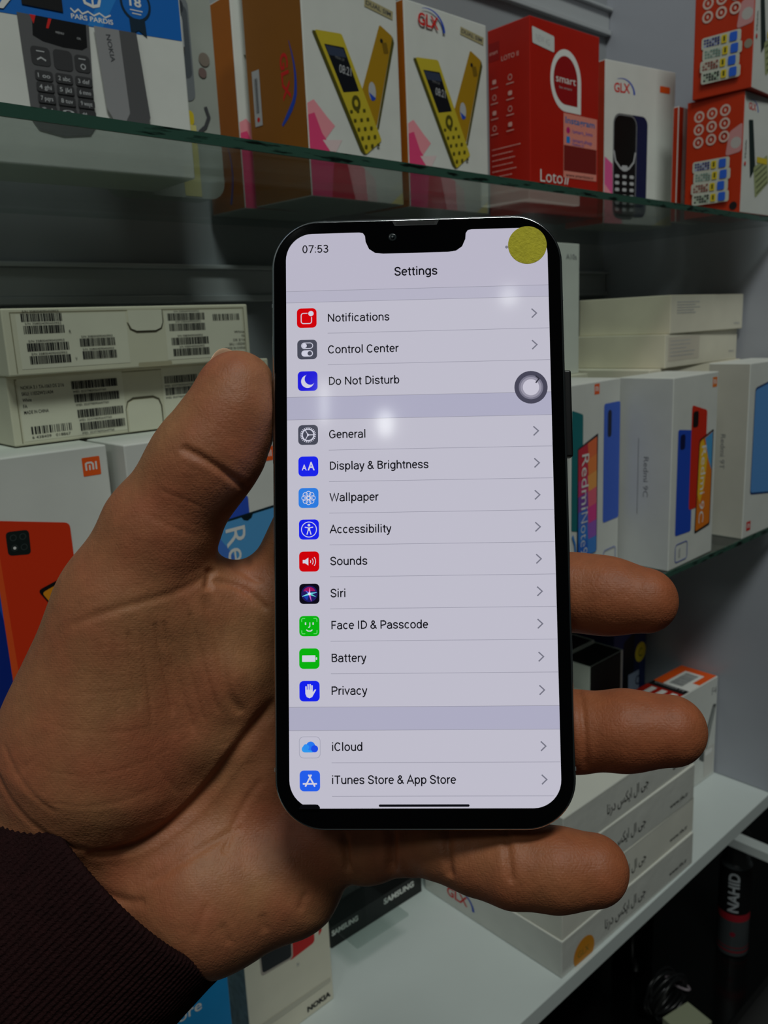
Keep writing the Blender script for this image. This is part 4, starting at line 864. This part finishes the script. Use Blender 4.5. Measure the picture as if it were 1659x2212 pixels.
CREASE=[([(-61.1,18.6),(-53.2,14.3),(-45.8,8.5)],1.00,0.90),
([(-92.0,-26.9),(-79.3,-22.8),(-69.2,-20.2),(-63.8,-18.4),(-57.5,-14.1)],1.12,0.42),
([(-57.9,-12.3),(-58.4,-19.0)],1.00,1.20),
([(-59.0,-19.8),(-56.1,-30.0),(-54.3,-46.1),(-51.2,-53.7)],1.38,0.80),
([(-58.6,-15.7),(-49.5,-18.2),(-43.2,-24.9)],1.00,0.70),
([(-41.7,-50.6),(-46.9,-56.8),(-55.9,-68.9),(-66.1,-81.0),(-75.5,-87.8),(-82.7,-90.8),(-92.9,-90.3)],1.62,1.60),
([(-100.7,-93.6),(-90.1,-103.9),(-82.0,-105.3),(-77.4,-104.3)],1.25,0.70),
([(-52.2,-87.2),(-57.4,-88.7),(-68.1,-94.2),(-77.4,-99.9)],1.12,0.50),
([(-46.9,-73.7),(-53.5,-82.7),(-56.9,-93.0)],1.00,0.50),
([(-70.6,-26.7),(-69.6,-39.3),(-68.1,-52.5)],0.50,0.50),
([(-68.5,-26.2),(-66.9,-42.0),(-63.2,-57.7)],0.50,0.50),
([(-62.6,-23.9),(-60.7,-36.0),(-56.6,-52.9)],0.50,0.50),
([(-76.8,-28.4),(-76.7,-38.0),(-75.4,-50.0)],0.50,0.40),
([(-73.7,-27.2),(-72.7,-57.2)],0.50,0.35),
([(-80.5,-29.6),(-80.9,-42.8),(-80.1,-52.4)],0.50,0.30),
([(-84.1,-30.8),(-85.9,-45.2)],0.50,0.25),
([(-65.0,-33.5),(-60.1,-57.7)],0.50,0.40),
([(-87.8,-33.1),(-70.6,-32.3)],0.38,0.12),
([(-91.4,-45.1),(-74.2,-44.1)],0.38,0.10),
([(-100.0,-52.3),(-86.4,-55.9),(-70.5,-54.8)],0.50,0.08),
([(-103.3,-63.5),(-89.6,-67.1),(-74.8,-64.8),(-62.5,-57.7)],0.50,0.10),
([(-100.0,-73.0),(-84.9,-75.5),(-72.4,-71.8)],0.62,0.12),
([(-74.8,-60.0),(-68.0,-76.7)],0.75,0.20),
([(-69.9,-57.6),(-66.2,-69.6)],0.75,0.15),
([(-56.0,-109.3),(-54.2,-116.4)],1.00,0.50),
([(-45.7,-108.6),(-45.2,-115.0)],1.00,0.40),
([(-33.8,-104.0),(-35.8,-109.9)],1.00,0.40),
([(-59.4,-103.3),(-63.4,-114.3)],1.00,0.30),
([(-117.4,-65.0),(-110.1,-75.2),(-99.5,-85.2),(-89.8,-90.0)],1.12,0.40),
([(-113.5,-59.1),(-104.4,-70.4),(-96.6,-76.6)],0.88,0.25),
([(-101.4,-60.8),(-106.4,-65.7)],0.75,0.15),
([(43.6,-46.5),(42.3,-55.0),(43.3,-68.4)],0.88,0.70),
([(41.7,-55.0),(42.8,-61.1)],0.62,0.30),
([(6.2,-82.2),(5.8,-89.6),(6.7,-96.2)],1.00,0.90),
([(21.7,-81.0),(21.2,-87.5),(22.1,-94.6)],1.00,0.80),
([(-9.4,-85.3),(-9.7,-99.3)],1.25,1.80),
([(-23.2,-88.5),(-22.0,-100.1)],1.00,1.50),
([(-55.0,-11.1),(-49.9,-14.4),(-44.7,-17.0)],0.75,0.40),
([(-50.9,-9.9),(-49.0,-12.5)],0.75,0.50),
([(-57.5,27.1),(-52.6,24.0)],0.50,0.12),
([(-68.2,8.1),(-55.9,3.0)],0.62,0.15),
([(-72.6,2.1),(-58.9,-4.3)],0.62,0.15),
]

def build_hand():
    h = .62
    lo = np.array([-150., -165., -72.]); hi = np.array([82., 56., 14.])
    N = np.ceil((hi-lo)/h).astype(int)+1
    ax = [lo[i]+h*np.arange(N[i]) for i in range(3)]
    def chain(pts, k=3.0):
        d = np.full(N, 1e3, np.float32)
        for a, b in zip(pts, pts[1:]):
            A = np.array(a[:3]); B = np.array(b[:3]); ra, rb = a[3], b[3]; mr = max(ra, rb)+14
            s0 = np.maximum(((np.minimum(A, B)-mr-lo)/h).astype(int), 0); s1 = np.minimum(((np.maximum(A, B)+mr-lo)/h).astype(int)+2, N)
            X, Y, Z = np.meshgrid(*[ax[i][s0[i]:s1[i]].astype(np.float32) for i in range(3)], indexing='ij')
            ab = B-A; L = float(ab@ab)
            t = np.clip(((X-A[0])*ab[0]+(Y-A[1])*ab[1]+(Z-A[2])*ab[2])/L, 0, 1)
            q = np.sqrt((X-A[0]-t*ab[0])**2+(Y-A[1]-t*ab[1])**2+(Z-A[2]-t*ab[2])**2)-(ra+(rb-ra)*t)
            sl = tuple(slice(s0[i], s1[i]) for i in range(3))
            d[sl] = smin(d[sl], q, k)
        return d
    def smin(a, b, k):
        hh = np.maximum(k-np.abs(a-b), 0)/k
        return np.minimum(a, b)-hh*hh*k*.25
    H = HAND
    palm = chain(H['meta1'], 4)
    for n, k in (('meta2', 9), ('meta3', 9), ('hypo', 9), ('wrist2', 10)): palm = smin(palm, chain(H[n], 5), k)
    th = smin(chain(H['thenar'], 9), chain(H['thumb'], 7), 9)
    th = smin(th, chain(H['thenar2'], 7), 10)
    th = smin(th, chain(H['wrist1'], 8), 12)
    d = smin(palm, th, 8)
    d = smin(d, chain(H['web'], 5), 8)
    f1 = smin(chain(H['index'], 4), chain(H['middle'], 4), 1.2)
    f2 = smin(chain(H['ring'], 4), chain(H['pinky'], 3.5), 1.0)
    d = smin(d, smin(f1, f2, 1.2), 4.5)
    # the phone pushes the soft skin back
    X, Y, Z = np.meshgrid(*[a.astype(np.float32) for a in ax], indexing='ij')
    g = .22
    qx = np.abs(X)-(39.05+g-13); qy = np.abs(Y)-(81+g-13)
    rr = np.sqrt(np.maximum(qx, 0)**2+np.maximum(qy, 0)**2)+np.minimum(np.maximum(qx, qy), 0)-13
    qz = np.abs(Z+3.8)-(4.0+g)
    bx = np.maximum(rr, qz)
    hh = np.maximum(1.2-np.abs(d+bx), 0)/1.2
    d = np.maximum(d, -bx)+hh*hh*1.2*.25
    # surface nets
    ins = d < 0
    c = np.zeros(tuple(N-1), np.uint8)
    for i in (0, 1):
        for j in (0, 1):
            for k in (0, 1): c += ins[i:N[0]-1+i, j:N[1]-1+j, k:N[2]-1+k]
    cell = np.argwhere((c > 0) & (c < 8))
    idx = -np.ones(tuple(N-1), np.int64); idx[tuple(cell.T)] = np.arange(len(cell))
    acc = np.zeros((len(cell), 3)); cnt = np.zeros(len(cell))
    cor = [(i, j, k) for i in (0, 1) for j in (0, 1) for k in (0, 1)]
    for a in cor:
        for b in cor:
            if sum(np.abs(np.subtract(a, b))) == 1 and a < b:
                da = d[cell[:, 0]+a[0], cell[:, 1]+a[1], cell[:, 2]+a[2]]; db = d[cell[:, 0]+b[0], cell[:, 1]+b[1], cell[:, 2]+b[2]]
                m = (da < 0) != (db < 0); t = np.where(m, da/(da-db+1e-12), 0)
                acc += np.where(m[:, None], np.array(a)+t[:, None]*(np.array(b)-np.array(a)), 0); cnt += m
    V = lo+h*(cell+acc/cnt[:, None])
    faces = []
    for axis in range(3):
        e = [slice(None)]*3; e2 = [slice(None)]*3; e[axis] = slice(0, -1); e2[axis] = slice(1, None)
        a = ins[tuple(e)]; b = ins[tuple(e2)]
        ed = np.argwhere(a != b); u, v = [(1, 2), (2, 0), (0, 1)][axis]
        ok = (ed[:, u] > 0) & (ed[:, v] > 0) & (ed[:, u] < N[u]-1) & (ed[:, v] < N[v]-1); ed = ed[ok]
        fl = a[tuple(ed.T)]
        def at(du, dv):
            q = ed.copy(); q[:, u] -= du; q[:, v] -= dv; return idx[tuple(q.T)]
        Q = np.stack([at(1, 1), at(0, 1), at(0, 0), at(1, 0)], 1)
        Q[~fl] = Q[~fl][:, ::-1]; faces.append(Q)
    Fq = np.concatenate(faces)
    # light smoothing
    def smooth(V, n, lam):
        E_ = np.concatenate([Fq[:, [0, 1]], Fq[:, [1, 2]], Fq[:, [2, 3]], Fq[:, [3, 0]]])
        for _ in range(n):
            s = np.zeros_like(V); w = np.zeros(len(V))
            for i in range(3):
                s[:, i] += np.bincount(E_[:, 0], V[E_[:, 1], i], len(V)); s[:, i] += np.bincount(E_[:, 1], V[E_[:, 0], i], len(V))
            w = np.bincount(E_[:, 0], minlength=len(V))+np.bincount(E_[:, 1], minlength=len(V))
            V = V+lam*(s/w[:, None]-V)
        return V
    V = smooth(V, 4, .5)
    def normals(V):
        n = np.cross(V[Fq[:, 2]]-V[Fq[:, 0]], V[Fq[:, 3]]-V[Fq[:, 1]]); vn = np.zeros_like(V)
        for k in range(4):
            for i in range(3): vn[:, i] += np.bincount(Fq[:, k], n[:, i], len(V))
        return vn/np.maximum(np.linalg.norm(vn, axis=1, keepdims=True), 1e-9)
    vn = normals(V)
    dep = np.zeros(len(V)); red = np.zeros(len(V))
    for pts, w, dp in CREASE:
        best = np.full(len(V), 1e9)
        # smooth the crease path
        P = np.array(pts, float)
        for _ in range(3):
            if len(P) < 3: break
            q = [P[0]]
            for a, b in zip(P, P[1:]): q += [a*.75+b*.25, a*.25+b*.75]
            q.append(P[-1]); P = np.array(q)
        tl = np.linspace(0, 1, len(P))
        lo2 = P.min(0)-5; hi2 = P.max(0)+5
        sel = np.where((V[:, 0] > lo2[0]) & (V[:, 0] < hi2[0]) & (V[:, 1] > lo2[1]) & (V[:, 1] < hi2[1]) & (vn[:, 2] > .05))[0]
        if not len(sel): continue
        p = V[sel, :2]; bd = np.full(len(sel), 1e9); bt = np.zeros(len(sel))
        for k in range(len(P)-1):
            a, b = P[k], P[k+1]; ab = b-a; t = np.clip(((p-a)@ab)/max(ab@ab, 1e-9), 0, 1)
            dd = np.linalg.norm(p-a-t[:, None]*ab, axis=1); m = dd < bd; bd[m] = dd[m]; bt[m] = (k+t[m])/(len(P)-1)
        fade = np.clip(np.minimum(bt, 1-bt)*5+.04, 0, 1)
        dep[sel] = np.maximum(dep[sel], dp*fade*np.exp(-(bd/w)**2)) if True else 0
        dep[sel] -= .08*dp*fade*np.exp(-((bd-2.2*w)/(1.1*w))**2)*(dep[sel] < .15)
    V = V-vn*dep[:, None]
    me = bpy.data.meshes.new('person')
    me.from_pydata((V/1000).tolist(), [], Fq.tolist()); me.update()
    for p in me.polygons: p.use_smooth = True
    o = bpy.data.objects.new('person', me); COL.objects.link(o); o.matrix_world = PM
    return o
hand = build_hand()
tag(hand, 'left hand of a person in a dark maroon knit sleeve, gripping the phone', 'person')
def skin():
    m = bpy.data.materials.new('skin'); m.use_nodes = True; nt = m.node_tree; b = nt.nodes['Principled BSDF']; N_ = nt.nodes.new; Lk = nt.links.new
    tc = N_('ShaderNodeTexCoord')
    n1 = N_('ShaderNodeTexNoise'); n1.inputs['Scale'].default_value = 38; n1.inputs['Detail'].default_value = 4; Lk(tc.outputs['Object'], n1.inputs['Vector'])
    rp = N_('ShaderNodeValToRGB'); rp.color_ramp.elements[0].position = .34; rp.color_ramp.elements[1].position = .68
    rp.color_ramp.elements[0].color = lin((158, 109, 73))+(1,); rp.color_ramp.elements[1].color = lin((158, 92, 63))+(1,)
    Lk(n1.outputs['Fac'], rp.inputs[0])
    n2 = N_('ShaderNodeTexNoise'); n2.inputs['Scale'].default_value = 260; n2.inputs['Detail'].default_value = 6; Lk(tc.outputs['Object'], n2.inputs['Vector'])
    mp = N_('ShaderNodeMapRange'); mp.inputs[1].default_value = .3; mp.inputs[2].default_value = .7; mp.inputs[3].default_value = .90; mp.inputs[4].default_value = 1.06; Lk(n2.outputs['Fac'], mp.inputs[0])
    mx = N_('ShaderNodeVectorMath'); mx.operation = 'SCALE'; sp = N_('ShaderNodeSeparateXYZ'); Lk(tc.outputs['Object'], sp.inputs[0])
    mr = N_('ShaderNodeMapRange'); mr.inputs[1].default_value = -.015; mr.inputs[2].default_value = .05; mr.inputs[3].default_value = 0; mr.inputs[4].default_value = .65; Lk(sp.outputs['X'], mr.inputs[0])
    mc = N_('ShaderNodeMix'); mc.data_type = 'RGBA'; Lk(mr.outputs[0], mc.inputs['Factor']); Lk(rp.outputs[0], mc.inputs[6]); mc.inputs[7].default_value = lin((146, 76, 44))+(1,)
    Lk(mc.outputs[2], mx.inputs[0]); Lk(mp.outputs[0], mx.inputs['Scale']); Lk(mx.outputs[0], b.inputs['Base Color'])
    b.inputs['Roughness'].default_value = .55; b.inputs['Specular IOR Level'].default_value = .35
    b.inputs['Subsurface Weight'].default_value = .12; b.inputs['Subsurface Radius'].default_value = (1, .35, .2); b.inputs['Subsurface Scale'].default_value = .003
    # fine skin ridges and pores
    nw = N_('ShaderNodeTexNoise'); nw.inputs['Scale'].default_value = 40; Lk(tc.outputs['Object'], nw.inputs['Vector'])
    wv = N_('ShaderNodeTexWave'); wv.inputs['Scale'].default_value = 560; wv.inputs['Distortion'].default_value = 9; wv.inputs['Detail'].default_value = 1; wv.inputs['Detail Scale'].default_value = .08
    wv.bands_direction = 'Y'; Lk(tc.outputs['Object'], wv.inputs['Vector'])
    vo = N_('ShaderNodeTexVoronoi'); vo.inputs['Scale'].default_value = 900; vo.feature = 'DISTANCE_TO_EDGE'; Lk(tc.outputs['Object'], vo.inputs['Vector'])
    ad = N_('ShaderNodeMath'); ad.operation = 'MULTIPLY_ADD'; ad.inputs[1].default_value = .10; Lk(wv.outputs['Fac'], ad.inputs[0]); Lk(vo.outputs['Distance'], ad.inputs[2])
    v2 = N_('ShaderNodeTexVoronoi'); v2.inputs['Scale'].default_value = 380; v2.feature = 'DISTANCE_TO_EDGE'
    mpp = N_('ShaderNodeMapping'); mpp.inputs['Scale'].default_value = (1.5, .7, 1); mpp.inputs['Rotation'].default_value = (0, 0, .3); Lk(tc.outputs['Object'], mpp.inputs[0]); Lk(mpp.outputs[0], v2.inputs['Vector'])
    m2 = N_('ShaderNodeMapRange'); m2.inputs[1].default_value = 0; m2.inputs[2].default_value = .12; Lk(v2.outputs['Distance'], m2.inputs[0])
    a2 = N_('ShaderNodeMath'); a2.operation = 'MULTIPLY_ADD'; a2.inputs[1].default_value = .22; Lk(m2.outputs[0], a2.inputs[0]); Lk(ad.outputs[0], a2.inputs[2]); ad = a2
    bp = N_('ShaderNodeBump'); bp.inputs['Strength'].default_value = .45; bp.inputs['Distance'].default_value = .00025; Lk(ad.outputs[0], bp.inputs['Height'])
    n3 = N_('ShaderNodeTexNoise'); n3.inputs['Scale'].default_value = 150; n3.inputs['Detail'].default_value = 3; Lk(tc.outputs['Object'], n3.inputs['Vector'])
    b2 = N_('ShaderNodeBump'); b2.inputs['Strength'].default_value = .35; b2.inputs['Distance'].default_value = .0010; Lk(n3.outputs['Fac'], b2.inputs['Height']); Lk(bp.outputs[0], b2.inputs['Normal'])
    Lk(b2.outputs[0], b.inputs['Normal'])
    return m
SKIN = skin(); hand.data.materials.append(SKIN)
# thumb nail, just its edge seen from the palm side
bm = bmesh.new()
bmesh.ops.create_uvsphere(bm, u_segments=24, v_segments=14, radius=1)
nz = Vector((-.72, .18, -.66)).normalized(); ny = (Vector((.42, .90, 0))-nz*nz.dot(Vector((.42, .90, 0)))).normalized(); nx = ny.cross(nz)
nc = Vector((-53.7, 41.5, -6.2))
for v in bm.verts:
    q = v.co.copy(); v.co = (nc+nx*q.x*6.0+ny*q.y*6.6+nz*(q.z*.7-.9*(q.x*q.x)*1.6))/1000
o = link('thumb_nail', bm, mat('fingernail', (206, 170, 140), .25, .5), hand, True); o['label'] = 'pale edge of the thumb nail'
# short hairs on the back of the thumb
bm = bmesh.new(); rn = random.Random(3)
for k in range(9):
    t = k/8; p0 = Vector((-76.5-7*t, 12-9*t, -15-1.5*rn.random()))
    d0 = Vector((-.75, .75+.3*rn.random(), -.1)).normalized(); P = [p0+d0*s+Vector((.10*s*s*rn.uniform(-.4, .8), .0, 0)) for s in (0, 1.5, 3, 4.6, 6)]
    tube([p/1000 for p in P], [.00008, .00008, .00007, .00005, .00003], 5, bm)
o = link('arm_hair', bm, mat('dark_hair', (30, 22, 18), .5), hand, True)
# sleeve: ribbed knit tube with a rolled cuff
C0 = Vector((-88.4, -98.6, -37)); A_ = Vector((-.70, -.67, .12)).normalized()
e1 = Vector((.757, -.653, 0)); e1 = (e1-A_*A_.dot(e1)).normalized(); e2 = A_.cross(e1).normalized()
if e2.z < 0: e2 = -e2
nS = 800
def sl_ring(t, k, rib=.24):
    ring = []
    for i in range(nS):
        a = 2*math.pi*i/nS; r1 = 44.0+.0*t-k; r2 = 37+.02*t-k
        w = rib*math.cos(160*a)+.25*math.sin(t*.9+3*math.sin(a*5))*(.3 if t > 3 else 0)
        fold = .9*math.sin(a*3+t*.05)*min(1, max(0, t-10)/30)
        r1 += w+fold; r2 += w+fold
        ring.append((C0+A_*t+e1*r1*math.cos(a)+e2*r2*math.sin(a))/1000)
    return ring
rings = [sl_ring(t, 3.6) for t in (120, 60, 20, 6)]+[sl_ring(1.2, 3.0), sl_ring(.0, 1.9), sl_ring(.2, .9), sl_ring(1.2, .15)]+[sl_ring(2.5+i*3.2, 0) for i in range(38)]
bm = bm_loft(rings, False); bmesh.ops.recalc_face_normals(bm, faces=bm.faces)
o = link('sleeve', bm, mat('maroon_knit', (34, 12, 13), .85, .15, noise=.25, nscale=300, bump=1.0, bscale=1400), hand, True); o['label'] = 'dark maroon ribbed knit sleeve'

# look-alikes that belong together
for o in list(COL.objects):
    l = o.get('label')
    if o.parent or not l: continue
    for k, g in (('stack of four', 'stacked shrink-wrapped boxes'), ('four stacked', 'stacked shrink-wrapped boxes'), ('stacked orange', 'stacked orange boxes'), ('barcoded pair', 'barcoded cream boxes'),
                 ('flat cream', 'flat cream boxes by the end wall'), ('second row', 'blank white boxes of the second row'), ('flip phone box with', 'flip phone boxes on the upper glass'), ('glass shelf', 'glass shelves')):
        if k in l and o.get('category') in ('box', 'shelf'): o['group'] = g; break
